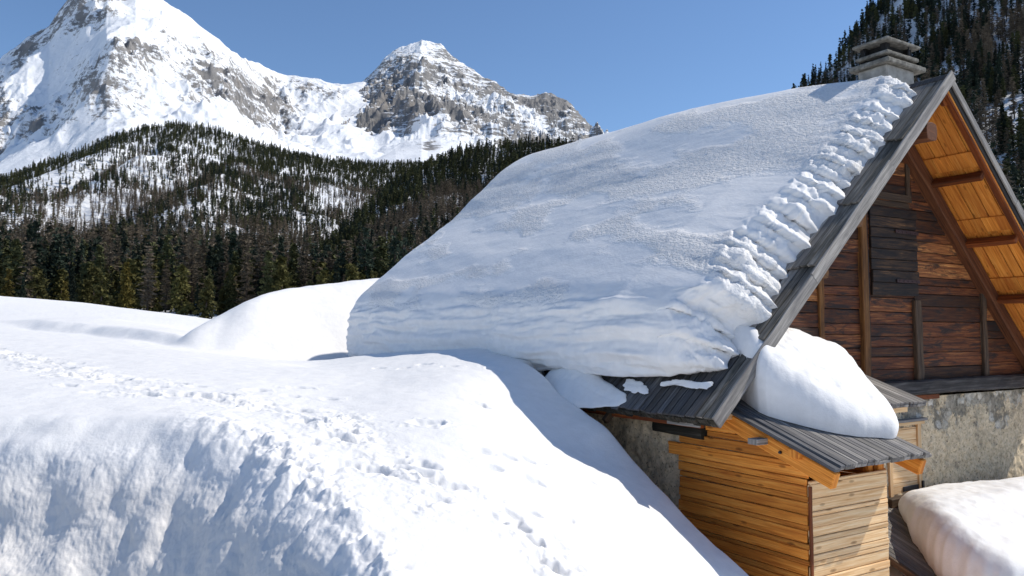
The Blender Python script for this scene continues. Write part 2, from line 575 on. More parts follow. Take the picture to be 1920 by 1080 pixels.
# --- underside of the overhang
b = MB()
bays = [(.05, 1.9), (1.78, 3.42), (3.3, 4.98), (4.86, 6.5), (6.38, TS - .05)]
for bi, (t0, t1) in enumerate(bays):
    s = .02
    while s < 1.5:
        w = random.uniform(.16, .27)
        b.box(SR(t0, s, -.205 - .006 * (bi % 2)), RT, ES, -RN, t1 - t0, w - .018, .028, 2, .002)
        s += w
    s = .05
    while s < 1.3:                      # short lapping boards above each purlin
        w = random.uniform(.2, .34)
        b.box(SR(t1 - .42, s, -.237), RT, ES, -RN, .34, min(w, 1.3 - s) - .006, .024, 1, .002)
        s += w
b.build('soffit', M['soffit'], house)
b = MB()
s = .14
while s < 1.5:
    w = random.uniform(.16, .27)
    b.box(SL(.02, s, -.212), ET, ES, EN, TS - .1, w - .012, .028, 2, .002)
    s += w
b.build('soffit', M['redwood'], house)
for t in (.16, 1.92, 3.46, 5.0, 6.55):
    b = MB()
    b.box(SR(t, .10, -.262), ES, RT, -RN, 1.6, .11, .17, 4, .008)
    b.build('purlin', M['redwood'], house, .012)
b = MB()
b.box(SR(.1, .03, -.235), RT, ES, -RN, TS - .2, .10, .05, 6, .006)
b.build('edge_batten', M['redwood'], house)
b = MB()
b.log(SR(.35, .10, -.3), SR(.35, .16, -.3), .07)
b.build('peg', M['redwood'], house)
b = MB()
b.box(SR(.5, 1.0, -.27), RT, ES, -RN, TS - .9, .22, .25, 10, .012, tone=.6)
b.build('wall_rafter', M['rafter'], house, .02)
b = MB()
b.box(SL(.3, 1.0, -.27), ET, ES, -EN, TS - .8, .22, .22, 10, .012, tone=.4)
b.build('wall_rafter', M['rafter'], house, .02)
for (g, z, r) in ((5.22, 7.36, .165), (3.36, 5.74, .11), (2.5, 4.9, .10), (1.5, 3.95, .1)):
    b = MB()
    b.log((g, .03 if g > 5 else .16, z), (g, 1.5, z), r, r, 12, 6, .05, .3)
    b.build('purlin', M['rafter'] if g > 5 else M['post_orange'], house, .01)

# --- timber gable: boards between posts
b = MB()
cols = [.62, 3.76, 4.94, 6.50, 8.84, 10.84]
for c in range(5):
    z = 3.12
    while z < 8.1:
        h = random.uniform(.15, .31)
        zt = z + h
        gmin = (z + .06 - ZE) / (ZR - ZE) * GR + .12
        g0, g1 = max(cols[c], gmin), min(cols[c + 1], 2 * GR - gmin)
        if g1 - g0 > .15:
            pro = random.uniform(0, .018)
            b.box((g0, SW - .02 - pro, z), GX, -ES, UP, g1 - g0, .035, h - random.uniform(.004, .014), 8, .005)
        z = zt
gable = b.build('gable_wall', M['cladding'], house, .007)
b = MB()                                   # the wall core behind the boards
pts = [(.62, 3.0), (10.84, 3.0), (10.84, roof_z(10.84) - .3), (GR, ZR - .32), (.62, roof_z(.62) - .3)]
for s_, fl in ((SW + .0, 0), (LEN - 1.2, 1)):
    i0 = len(b.v)
    for p in pts: b.v.append((p[0], s_, p[1]))
    idx = list(range(i0, i0 + 5))
    b.face(idx[::-1] if fl else idx, [(p[0], p[1]) for p in (pts[::-1] if fl else pts)], .2)
b.build('gable_wall', M['char'], house)
for (g, z0, z1, w, dp, mt) in ((3.76, 3.1, 5.35, .13, .07, 'post_orange'), (4.93, 3.1, 6.75, .19, .10, 'post_orange'), (5.07, 3.1, 6.6, .09, .05, 'char'),
                               (6.36, 6.42, 7.72, .11, .07, 'post'), (6.53, 3.1, 4.62, .23, .10, 'post'), (8.86, 3.1, 5.42, .17, .09, 'post')):
    b = MB()
    b.box((g - w / 2, SW - .04, z0), UP, GX, -ES, z1 - z0, w, dp, 8, .012, tone=.7, taper=.12 if g != 8.86 else .3)
    b.build('post', M[mt], house, .015)
b = MB()
b.box((5.08, SW - .05, 6.42), GX, -ES, UP, 1.36, .06, .13, 6, .01)
b.box((5.1, SW - .05, 6.3), GX, -ES, UP, 1.3, .03, .11, 4, .006)
b.build('window_lintel', M['post'], house, .01)
b = MB()
z = 4.67
for h in (.24, .22, .2, .19, .2, .18, .2, .17):
    dg = .012 * random.uniform(-1, 1)
    b.box((5.15 + dg - .02 * (z - 5.4), SW - .05, z), np.array((1, 0, .012)), -ES, np.array((-.012, 0, 1)), 1.42 + random.uniform(-.02, .02), .055 + random.uniform(0, .012), h - .008, 8, .006)
    z += h
shutter = b.build('shutter', M['char'], house, .008)
tag(shutter, 'blackened plank shutter with two rusty strap hinges')
for z in (4.92, 5.82):
    b = MB()
    b.box((5.86, SW - .125, z), GX, -ES, UP, .72, .012, .06, 6, .002)
    for k in range(5): b.log((5.94 + .13 * k, SW - .137, z + .03), (5.94 + .13 * k, SW - .145, z + .03), .012, .009, 6, 1)
    b.build('hinge', M['rust'], shutter)
b = MB()
b.box((4.0, SW - .22, 2.88), GX, ES, UP, 7.2, .24, .27, 26, .018, tone=.7)
b.build('sill_beam', M['beam_grey'], house, .03)
b = MB()
b.box((5.3, SW - .17, 2.79), GX, ES, UP, 1.75, .12, .085, 6, .006, tone=.9)
b.build('sill_board', M['redwood'], house, .01)


# --- stone walls
def stone_sheet(name, o, ex, length, z0, z1, nrm, holes=(), bare=None, res=.03):
    nu, nz = int(length / res) + 1, int((z1 - z0) / res) + 1
    uu, zz = np.meshgrid(np.linspace(0, length, nu), np.linspace(z0, z1, nz), indexing='ij')
    ex, nrm, o = np.array(ex, float), np.array(nrm, float), np.array(o, float)
    d = .035 * fbm(uu * 2.1, zz * 2.1, None, 4, 5) + .022 * fbm(uu * 8, zz * 8, None, 3, 8)
    edge = np.minimum(np.minimum(uu, length - uu) * 4, 1)
    p = o[None, None] + uu[..., None] * ex + (d * edge + .0)[..., None] * nrm
    p[..., 2] = zz
    hole = np.zeros((nu - 1, nz - 1), bool)
    for (a0, a1, b0, b1) in holes:
        hole |= (uu[:-1, :-1] > a0) & (uu[1:, :-1] < a1) & (zz[:-1, :-1] > b0) & (zz[:-1, 1:] < b1)
    br = (sstep(.95, 0.15, (z1 - zz)) * .62 + .06) if bare is None else np.full_like(zz, bare)
    cr = np.cross(ex, np.array((0, 0, 1.0)))
    return grid_mesh(name, p, M['stone'], house, True, {'bare': br}, flip=np.dot(cr, nrm) < 0, hole=hole)


stone_sheet('stone_wall', (GW, SW - .01, 0), (1, 0, 0), 10.22, -.2, 2.82, (0, -1, 0), [(5.69 - GW, 6.55 - GW, 1.12, 2.3)])
stone_sheet('stone_wall', (GW, SW - .01, 0), (0, 1, 0), 11.2, -.2, 2.78, (-1, 0, 0), bare=.05)
stone_sheet('stone_wall', (10.84, SW, 0), (0, 1, 0), 11.2, -.2, 2.9, (1, 0, 0), bare=.1, res=.12)
stone_sheet('stone_wall', (GW, LEN - 1.2, 0), (1, 0, 0), 10.22, -.2, 2.9, (0, 1, 0), bare=.1, res=.12)
b = MB()
b.log((GW - .02, .74, 2.60), (GW - .02, 1.75, 2.62), .085, .085, 12, 6, .05, .5, .2)
b.build('wall_log', M['mossy'], house)
b = MB()
b.box((.16, .42, 2.735), ES, GX, UP, 4.6, .09, .115, 14, .006, tone=.9)
b.build('eave_beam', M['redwood'], house, .008)
b = MB()
b.box((.14, .40, 2.745), ES, GX, UP, .62, .03, .10, 4, .004, tone=.9)
b.build('eave_board', M['grey'], house, .006)
for s_ in (2.25, 4.4, 7, 9.5):
    b = MB()
    b.box((.1, s_, 2.62), np.array((1, 0, .95)), ES, np.array((-.95, 0, 1)), .75, .1, .1, 3, .006)
    b.build('rafter_end', M['post'], house, .01)

# --- cellar door
b = MB()
z = 1.12
while z < 2.28:
    h = min(random.uniform(.15, .25), 2.29 - z)
    b.box((5.70, SW + .02, z), GX, -ES, UP, .80, .045, h - .006, 5, .002)
    z += h
door = b.build('door', M['larch_pale'], house, .005)
b = MB()
b.box((6.50, SW + .04, 1.06), UP, GX, -ES, 1.27, .075, .10, 4, .003)
b.box((6.585, SW + .02, 1.06), UP, GX, -ES, 1.27, .045, .065, 4, .003)
b.box((5.60, SW + .04, 1.06), UP, GX, -ES, 1.27, .095, .10, 4, .003)
b.box((5.56, SW + .04, 2.335), GX, -ES, UP, 1.12, .125, .055, 4, .004)
b.build('door_frame', M['larch_pale'], door, .006)
b = MB()
b.box((5.5, SW + .03, 2.395), GX, -ES, UP, 1.22, .16, .05, 5, .005, tone=.9)
b.build('door_ledge', M['grey'], door, .006)
b = MB()
b.box((6.02, SW - .03, 1.15), GX, -ES, UP, .60, .012, .09, 2, .001)
b.box((6.56, SW - .03, 1.10), GX, -ES, UP, .05, .06, .2, 1, .001)
b.build('hinge', M['iron'], door, .003)
b = MB()
b.box((5.45, SW + .02, .93), GX, -ES, UP, 1.2, .19, .17, 5, .008)
b.build('threshold', M['post'], door, .012)

# --- chimney: rendered stack with three concrete slabs
cg, cs = 6.22, 1.42
b = MB()
b.box((cg, cs, 7.6), GX, ES, UP, .90, .61, 1.512, 1)
chim = b.build('chimney', M['render'], house, .02)


def slab(g0, s0, z0, lg, ls, h, name):
    bb = MB()
    nx = 14
    bb.box((g0, s0, z0), GX, ES, UP, lg, ls, h, nx, .006)
    return bb.build(name, M['concrete'], chim, .018)


slab(cg - .115, cs - .105, 9.11, 1.26, .84, .10, 'chimney_base_slab')
slab(cg - .05, cs - .05, 9.30, 1.05, .69, .072, 'chimney_ring_slab')
slab(cg - .095, cs - .085, 9.55, 1.11, .75, .06, 'chimney_cap_slab')
b = MB()
for (dg, ds) in ((0, 0), (.72, 0), (0, .42), (.72, .42)):
    b.box((cg + .05 + dg, cs + .04 + ds, 9.205), UP, GX, ES, .345, .12, .12, 1)
b.box((cg + .15, cs + .12, 9.205), UP, GX, ES, .33, .62, .36, 1)
b.build('flue', M['soot'], chim)
for (a, c) in (((cg + .66, cs - .04, 9.55), (cg + .72, cs - .02, 9.37)), ((cg + .02, cs + .5, 9.56), (cg + .05, cs + .46, 9.36))):
    b = MB(); b.log(a, c, .008, .008, 6, 1, 0)
    b.build('stay_wire', M['iron'], chim)

# ================================================================== the lean-to shed
def shed_z(s): return 2.5 + .3467 * (s + 1.375)


OFF = (1.4, 0.2)
shed = empty('wooden_shed', (P0[0], P0[1], 0), HANG)
tag(shed, 'small new larch board shed with a grey plank lean-to roof built against the house corner', 'shed')
b = MB(); z = .15; k = 0
hs = (.17, .10, .19, .075, .15, .2, .09, .16, .12, .18, .08)
while z < 2.95:
    h = hs[k % len(hs)] * random.uniform(.66, .86)
    s0 = -.93
    zt = z + h
    if zt > 2.2: s0 = max(-.93, (zt + .22 - 2.5) / .3467 - 1.375)
    s1 = 1.245
    if z > 2.20 and z < 2.42: s1 = 1.47
    if z > 2.44: s1 = .70
    if s1 - s0 > .1:
        b.box((GW - .045 - random.uniform(0, .016), s0 + random.uniform(-.02, .02), z), np.array((0, 1, random.uniform(-.004, .004))), GX, UP, s1 - s0, .03, h - .007, 8, .003)
    z = zt; k += 1
b.build('wall_board', M['larch'], shed, .008)
b = MB(); z = .15; k = 3
while z < 2.2:
    h = hs[(k * 3) % len(hs)] * random.uniform(.68, .92)
    h = min(h, 2.225 - z)
    if h > .03:
        b.box((GW - .035, -.955 - random.uniform(0, .014), z), GX, ES, UP, 1.57, .035, h - .006, 6, .002)
    z += h; k += 1
b.build('wall_board', M['larch_pale'], shed, .008)
b = MB(); z = .15
while z < 2.2:
    h = random.uniform(.1, .2)
    b.box((2.16, -.92, z), ES, GX, UP, 2.16, .03, h - .006, 4, .003); z += h
b.build('wall_board', M['larch'], shed, .006)
b = MB()
b.box((GW - .065, -.985, .1), UP, GX, ES, 2.06, .05, .028, 6, .004)
b.build('corner_batten', M['redwood'], shed, .005)
kv = np.array((0, 1, .3467)); kn = np.array((0, -.3467, 1))
for g in (.50, 2.26):
    b = MB()
    b.box((g, -1.31, shed_z(-1.31) - .335), kv, GX, kn, 2.45 if g < 1 else 2.6, .11, .205, 8, .003, tone=.9)
    b.build('rafter', M['larch'], shed, .012)
for (s_, g0, hh) in ((.16, .37, .11), (-.93, .44, .12)):
    b = MB()
    b.box((g0, s_, shed_z(s_) - .17), GX, ES, UP, 1.9, .16, hh, 5, .008, tone=.9)
    b.build('purlin', M['larch_pale'] if s_ > 0 else M['larch'], shed, .012)
b = MB()
b.box((.30, -.42, shed_z(-.4) - .235), GX, ES, UP, .5, .15, .075, 3, .004, tone=.8)
b.build('bearer', M['grey'], shed, .006)
b = MB()
b.box((1.85, -.9, 2.2), UP, GX, ES, .18, .09, .09, 1)
b.box((2.02, -.93, 2.2), UP, GX, ES, .18, .12, .1, 1)
b.build('stub_post', M['larch'], shed, .006)
for bolt in ((.49, .36, 2.87), (.49, -.62, 2.53)):
    b = MB()
    b.log(bolt, (bolt[0] - .025, bolt[1], bolt[2]), .022, .018, 8, 1, 0)
    b.build('bolt', M['iron'], shed)
b = MB(); g = .62
while g < 2.38:
    w = random.choice((.07, .09, .10, .12, .14))
    s0 = -1.40 + random.uniform(-.02, .02)
    b.box((g, s0, shed_z(s0) - .037), kv, GX, kn, 2.78, w - .014, .036, 8, .002, endjit=.01)
    g += w
g = .5
while g < 2.40:
    w = random.uniform(.12, .2)
    b.box((g, -1.385, shed_z(-1.385) - .085), kv, GX, kn, 2.6, w - .01, .042, 4, .004, endjit=.012)
    g += w
b.build('roof_planks', M['grey'], shed, .004)
b = MB()
for (g, w, n_) in ((.40, .10, -.03), (.505, .085, -.002), (.60, .10, .004)):
    b.box((g, -1.44, shed_z(-1.44) - .035 + n_), kv, GX, kn, 1.80, w, .042, 8, .003, tone=.5)
b.build('edge_boards', M['grey_dark'], shed, .005)
# the upper canopy joined to the shed roof
b = MB(); g = 2.62
while g < 4.5:
    w = random.choice((.08, .10, .12, .14))
    s0 = -.10 + random.uniform(-.015, .015)
    b.box((g, s0, shed_z(s0) - .037), kv, GX, kn, 1.40, w - .014, .036, 6, .002)
    b.box((g, s0 + .015, shed_z(s0) - .082), kv, GX, kn, 1.38, w - .006, .042, 3, .003)
    g += w
canopy = b.build('canopy', M['grey'], shed, .004)
b = MB()
b.box((2.62, .0, shed_z(0) - .20), GX, ES, UP, 1.62, .04, .11, 6, .003, tone=.9)
b.build('fascia', M['larch_pale'], canopy, .005)
for ch in shed.children:
    ch.location = (-OFF[0], -OFF[1], 0)
shed.location = (P0[0] + OFF[0] * CH - OFF[1] * SH, P0[1] + OFF[0] * SH + OFF[1] * CH, 0)

# ================================================================== plank ramp below the door
def deck_z(s): return 1.0 - .40 * (1.22 - s)


ramp = empty('plank_ramp', (P0[0] + 5 * CH, P0[1] + 5 * SH, 0), HANG)
tag(ramp, 'sloping grey plank ramp along the foot of the stone wall, half buried in snow', 'ramp')
dv = np.array((0, 1, .40)); dn = np.array((0, -.40, 1))
b = MB(); g = 3.95 - 5
while g < 11.2 - 5:
    w = random.uniform(.075, .13)
    b.box((g, -2.1, deck_z(-2.1) - .04), dv, GX, dn, 3.55, w - .012, .036, 8, .003)
    g += w
b.build('deck_planks', M['grey'], ramp, .004)
b = MB()
b.box((3.86 - 5, -2.1, deck_z(-2.1) - .10), dv, GX, dn, 3.5, .07, .10, 8, .004, tone=.9)
b.build('edge_beam', M['post'], ramp, .008)
for g in (4.2, 7.2, 10.4):
    for s_ in (-1.6, .9):
        b = MB()
        b.box((g - 5, s_, -.4), UP, GX, ES, deck_z(s_) - .06 + .4, .14, .14, 3, .006)
        b.build('leg', M['post'], ramp, .01)

# ================================================================== snow lying on the roofs
def grid_normals(p):
    du = np.gradient(p, axis=0); dv_ = np.gradient(p, axis=1)
    n = np.cross(du, dv_)
    return n / np.maximum(np.linalg.norm(n, axis=-1, keepdims=True), 1e-9)


def smooth1(a, axis, it):
    for _ in range(it):
        b_ = a.copy()
        sl = [slice(None)] * a.ndim; sl2 = sl.copy(); sl3 = sl.copy()
        sl[axis] = slice(1, -1); sl2[axis] = slice(None, -2); sl3[axis] = slice(2, None)
        b_[tuple(sl)] = .5 * a[tuple(sl)] + .25 * a[tuple(sl2)] + .25 * a[tuple(sl3)]
        a = b_
    return a


def roof_snow():
    ns, npp = 620, 330
    D = np.concatenate([np.linspace(0, 1.8, 240, endpoint=False), np.linspace(1.8, 12.2, 300, endpoint=False), np.linspace(12.2, 13.05, 80)])
    S = D + .47
    H = np.interp(S, [0, 2, 6, 10, 13.5], [.72, 1.10, 1.22, 1.38, 1.45])
    Hr = np.interp(S, [0, 1.5, 3, 6, 13.5], [.26, .34, .60, .90, 1.2])
    t0 = np.interp(S, [0, .5, 1.2, 2.2, 5, 7.0, 7.6, 13, 13.5], [1.15, .95, .62, .56, .50, .42, .30, .34, .4])
    fold = 1 - .30 * np.exp(-((S - 5.9) / .35) ** 2) - .08 * sstep(5.9, 6.4, S)
    re = np.interp(S, [0, .9, 2.0, 4], [.04, .12, .6, 1.3])
    one = np.ones_like(S)
    cp = [(t0 + .6, -.02 * one), (t0 + .05, .0 * one), (t0 - .15, .12 * H), (t0 - .14 * one, .34 * H), (t0 + .14 * H, .70 * H * fold),
          (t0 + .44 * H, .93 * H * (.4 + .6 * fold)), (t0 + .80 * H, .99 * H), (t0 + 1.9 * H, .94 * H), (TS * .64 * one, .40 * H + .5 * Hr), (TS * one, Hr),
          (TS + re * .6, Hr * .72), (TS + re * .95, Hr * .32), (TS + re, -.02 * one)]
    T = np.stack([c[0] for c in cp], 1); N = np.stack([c[1] for c in cp], 1)
    kk = np.array([0, .035, .06, .10, .16, .22, .27, .36, .60, .86, .92, .97, 1.0])
    P = np.linspace(0, 1, npp)
    t = np.stack([np.interp(P, kk, T[i]) for i in range(ns)]); n = np.stack([np.interp(P, kk, N[i]) for i in range(ns)])
    t = smooth1(t, 1, 16); n = smooth1(n, 1, 16)
    # ragged front edge
    tm = t[120]
    saw = (tm * 2.7 + .35 * pn(tm * 1.3, 0 * tm, None, 3)) % 1.0
    sf = .39 + .15 * fbm(tm * 1.1, 0 * tm + 3.3, None, 3, 21) + .12 * (saw - .5) + .05 * fbm(tm * 5, 0 * tm, None, 2, 31) - .26 * np.exp(-((tm - 1.7) / .34) ** 2) + .12 * np.exp(-((tm - 1.2) / .25) ** 2) + .38 * sstep(TS - .8, TS + .1, tm)
    sb = LEN - .12 + .06 * fbm(tm * 1.5, 0 * tm, None, 3, 9)
    s = S[:, None] + (sf - .47)[None, :] * sstep(1.4, .15, D)[:, None] + (sb - S[-1])[None, :] * sstep(11.6, D[-1], D)[:, None]
    d1 = s - sf[None, :]
    R1 = .44 + .10 * fbm(tm * .9, 0 * tm + 8, None, 2, 5)[None, :]
    xx = np.clip(d1 / R1, 0, 9)
    E1 = np.clip(1 - np.where(xx < 1.15, (1 - np.minimum(xx, 1.15) / 1.15) ** 1.22, 0), 0, 1) ** .85
    d2 = sb[None, :] - s
    E2 = (1 - (1 - np.clip(d2 / .7, 0, 1)) ** 2) ** .5
    n = n * E1 * E2
    w = np.clip((t - (TS - 1.3)) / 2.6, 0, 1)
    w = w * w * (3 - 2 * w)
    ang = math.pi / 2 + TH - w * 2 * TH
    tl = np.minimum(t, TS); tr = np.maximum(t - TS, 0)
    g = tl * CT + tr * CT
    z = ZE + tl * ST - tr * ST
    p = np.stack([g + n * np.cos(ang), s, z + n * np.sin(ang)], -1)
    nr = grid_normals(p)
    if nr[300, 160, 2] < 0: nr = -nr
    X, Y, Z = p[..., 0], p[..., 1], p[..., 2]
    front = sstep(.72, .26, d1)
    rim = np.clip(d1 / .12, 0, 1) * np.clip(d2 / .1, 0, 1) * np.clip((1 - P) / .03, 0, 1)[None, :]
    face = (sstep(.03, .08, P) * sstep(.28, .20, P))[None, :]
    top = 1 - face
    # clods along the broken front edge, in steps like the courses below
    clod = .095 * np.abs(fbm(X * 2.2, Y * 2.0, Z * 2.2, 2, 41)) + .034 * fbm(X * 4.0, Y * 4.0, Z * 4.0, 3, 44) + .014 * fbm(X * 17, Y * 17, Z * 17, 3, 46)
    tt = t * 2.7 + .6 * pn(t * 1.1, s * 1.6, None, 3) - s * .5
    ph = tt % 1.0
    steps = .075 * (np.where(ph < .8, (ph / .8) ** 1.5, (1 - ph) / .2) - .4)
    disp = front * (clod * 1.2 + .30 * steps + .055 * np.abs(pn(X * 4.4, Y * 3.2, Z * 4.4, 141)) + .024 * np.abs(pn(X * 8, Y * 7, Z * 8, 143))) * rim
    # soft waves and fine wind crust on the slope
    wave = .034 * fbm(s * .28 + .25 * t, t * .75 - .18 * s, None, 2, 61) + .007 * fbm(s * 1.2, t * 3.2, None, 3, 63)
    crust = .0042 * fbm(s * 11, t * 20, None, 2, 65) + .0035 * pn(s * 24, t * 36, None, 69)
    patch = sstep(-.12, .22, fbm(s * .30 + .3 * t, t * .7 - .22 * s, None, 4, 71) + .25 * sstep(3.0, 5.5, t) - .1) * .92 + .08
    disp = disp + (wave + crust * patch * 1.25) * top * rim
    # layered, drooping face over the eave
    lay = .085 * fbm(s * .6, Z * 5.0 + .4 * pn(s * .6, 0 * s, None, 2), None, 4, 81) + .05 * fbm(s * 1.6, Z * 1.4, None, 3, 85) + .010 * fbm(s * 7, Z * 9, None, 2, 87)
    disp = disp + lay * face * rim * (1 - .75 * sstep(1.6, .5, d1))
    p = p + nr * disp[..., None]
    o = grid_mesh('roof_snow', p, M['roof_snow'], None, True, {'crust': patch * top * (1 - .5 * front)}, flip=True)
    o.location = (P0[0], P0[1], 0); o.rotation_euler = (0, 0, HANG)
    # make sure faces look outwards
    nn = o.data.polygons[160 * 1 + 300 * (npp - 1)].normal
    if nn.z < 0: o.data.flip_normals()
    return tag(o, 'thick rounded blanket of snow covering the whole plank roof of the house', 'snow')


roof_snow()


def lump(name, outline, base, hfun, R, p, label, noise=(.06, .02), nth=260, nr_=110, mat='snow', bulge=.05, seed=1, tilt=(0, 0), cat='snow', rag=.035, ragf=2.2):
    """a heap of snow on a roof or deck: outline in house metres, rounded edges, lumpy skin"""
    oc = np.array(outline, float)
    m = len(oc)
    k = np.linspace(0, m, nth, endpoint=False)
    i0 = np.floor(k).astype(int); f = (k - i0)[:, None]
    def P_(j): return oc[(i0 + j) % m]
    a0, a1, a2, a3 = P_(-1), P_(0), P_(1), P_(2)
    bd = .5 * ((2 * a1) + (a2 - a0) * f + (2 * a0 - 5 * a1 + 4 * a2 - a3) * f ** 2 + (3 * a1 - a0 - 3 * a2 + a3) * f ** 3)
    cen = oc.mean(0)
    bd = cen + (bd - cen) * (1 + rag * fbm(bd[:, 0] * ragf, bd[:, 1] * ragf, None, 4, seed))[:, None]
    rho = 1 - np.linspace(0, 1, nr_) ** 1.7
    pos = cen + (bd - cen)[:, None, :] * rho[None, :, None]
    # distance to the outline
    seg0, seg1 = bd, np.roll(bd, -1, 0)
    dmin = np.full(pos.shape[:2], 1e9)
    for a_, b_ in zip(seg0, seg1):
        ab = b_ - a_
        tt = np.clip(((pos - a_) @ ab) / (ab @ ab + 1e-9), 0, 1)
        dd = np.linalg.norm(pos - a_ - tt[..., None] * ab, axis=-1)
        dmin = np.minimum(dmin, dd)
    dmin[:, 0] = 0
    g, s = pos[..., 0], pos[..., 1]
    e = (1 - (1 - np.clip(dmin / R, 0, 1)) ** p) ** (1 / p)
    h = hfun(g, s) * e
    out = (bd - cen); out /= np.linalg.norm(out, axis=1, keepdims=True)
    bl = bulge * 4 * e * (1 - e)
    gg = g + out[:, None, 0] * bl + tilt[0] * h; ss = s + out[:, None, 1] * bl + tilt[1] * h
    pt = np.stack([gg, ss, base(g, s) + h + .012], -1)
    ptc = np.concatenate([pt, pt[:1]], 0)
    n = grid_normals(ptc)[:-1] if False else grid_normals(ptc)
    if n[:, nr_ // 2, 2].mean() < 0: n = -n
    n[-1] = n[0] = (n[0] + n[-1]) / 2
    X, Y, Z = ptc[..., 0], ptc[..., 1], ptc[..., 2]
    dd = noise[0] * fbm(X * 2.1, Y * 2.1, Z * 2.1, 3, seed + 3) + noise[1] * fbm(X * 7, Y * 7, Z * 7, 3, seed + 5)
    RW = min(.3, R)
    dd = np.maximum(dd, -.5 * np.concatenate([h, h[:1]], 0))
    rim = np.concatenate([np.clip(dmin / RW, 0, 1), np.clip(dmin[:1] / RW, 0, 1)], 0)
    ptc = ptc + n * (dd * rim)[..., None]
    ptc[:, -1] = ptc[:, -1].mean(0)
    o = grid_mesh(name, ptc, M[mat], None, True)
    c3 = np.array((cen[0], cen[1], float(base(cen[0], cen[1]))))
    co = np.empty(len(o.data.vertices) * 3, np.float32); o.data.vertices.foreach_get('co', co)
    co = co.reshape(-1, 3) - c3.astype(np.float32); o.data.vertices.foreach_set('co', co.reshape(-1))
    pl = o.data.polygons
    if np.mean([pl[i].normal.z for i in range(0, len(pl), 37)]) < 0: o.data.flip_normals()
    o.data.update()
    o.location = (P0[0] + c3[0] * CH - c3[1] * SH, P0[1] + c3[0] * SH + c3[1] * CH, c3[2])
    o.rotation_euler = (0, 0, HANG)
    return tag(o, label, cat)


lump('snow_block', [(.84, .2), (.76, -.08), (.82, -.28), (1.04, -.48), (1.36, -.76), (1.8, -.95), (2.2, -1.03), (2.55, -.86), (2.72, -.5), (3.0, 0), (3.35, .6), (3.4, 1.12), (2.4, 1.16), (1.5, 1.1), (.98, .7)],
     lambda g, s: shed_z(s), lambda g, s: (.36 + .62 * np.clip((s + .95) / 1.15, 0, 1)) * (1 - .34 * np.clip((g - 1.7) / 1.6, 0, 1)) * (1 - .2 * sstep(.6, 1.2, s)), .27, 3.2,
     'big white block of slid snow resting on the plank roof of the shed', (.05, .008), seed=3, bulge=.03)
lump('snow_heap', [(5.6, .96), (5.0, .5), (4.5, -.05), (4.05, -.75), (4.2, -1.7), (5.6, -2.0), (8.0, -2.0), (10.2, -1.6), (10.6, .3), (9.6, .55), (8.0, .72), (6.8, 1.0)],
     lambda g, s: deck_z(s), lambda g, s: .44 + .46 * sstep(1.1, -.4, s) + 0 * g, .40, 2.4,
     'rounded white snow heap lying on the grey plank ramp', (.035, .005), seed=8, bulge=.06)
lump('snow_clump', [(-.10, 2.15), (-.20, 2.7), (-.24, 3.3), (-.1, 3.9), (.22, 4.0), (.44, 3.6), (.46, 3.1), (.30, 2.6), (.2, 2.1), (.05, 1.75)],
     lambda g, s: ZE + np.where(g > 0, g * .953, g * .5) - .03, lambda g, s: .12 + .24 * sstep(2.0, 3.3, s), .40, 1.9,
     'small soft clump of snow caught on the eave of the house roof', (.03, .008), nth=160, nr_=60, seed=12, bulge=.02, rag=.09)
lump('snow_clod', [(.30, 1.30), (.28, 1.55), (.36, 1.75), (.55, 1.7), (.6, 1.4), (.5, 1.28)],
     lambda g, s: 1.20 + 0 * g, lambda g, s: .42 + 0 * g, .16, 2.0,
     'little clod of snow in the gap between the bank and the shed wall', (.02, .01), nth=80, nr_=30, seed=15, bulge=.02)
for i, (oc, H_, lab) in enumerate((
        ([(.14, 1.5), (.16, 1.8), (.22, 2.1), (.34, 2.05), (.30, 1.75), (.25, 1.5)], .03, 'patch of thin snow on the bare eave planks beside the clump'),
        ([(.29, .36), (.28, .7), (.30, 1.0), (.27, 1.22), (.34, 1.2), (.37, .9), (.35, .6), (.36, .4)], .045, 'narrow strip of snow along the bare plank ends near the roof corner'))):
    lump('snow_scrap', oc, lambda g, s: ZE + g * .953 + .015, lambda g, s: H_ + 0 * g, .06, 2.0, lab, (.012, .012), nth=200, nr_=24, seed=30 + i, bulge=.0, rag=.42, ragf=6.0)

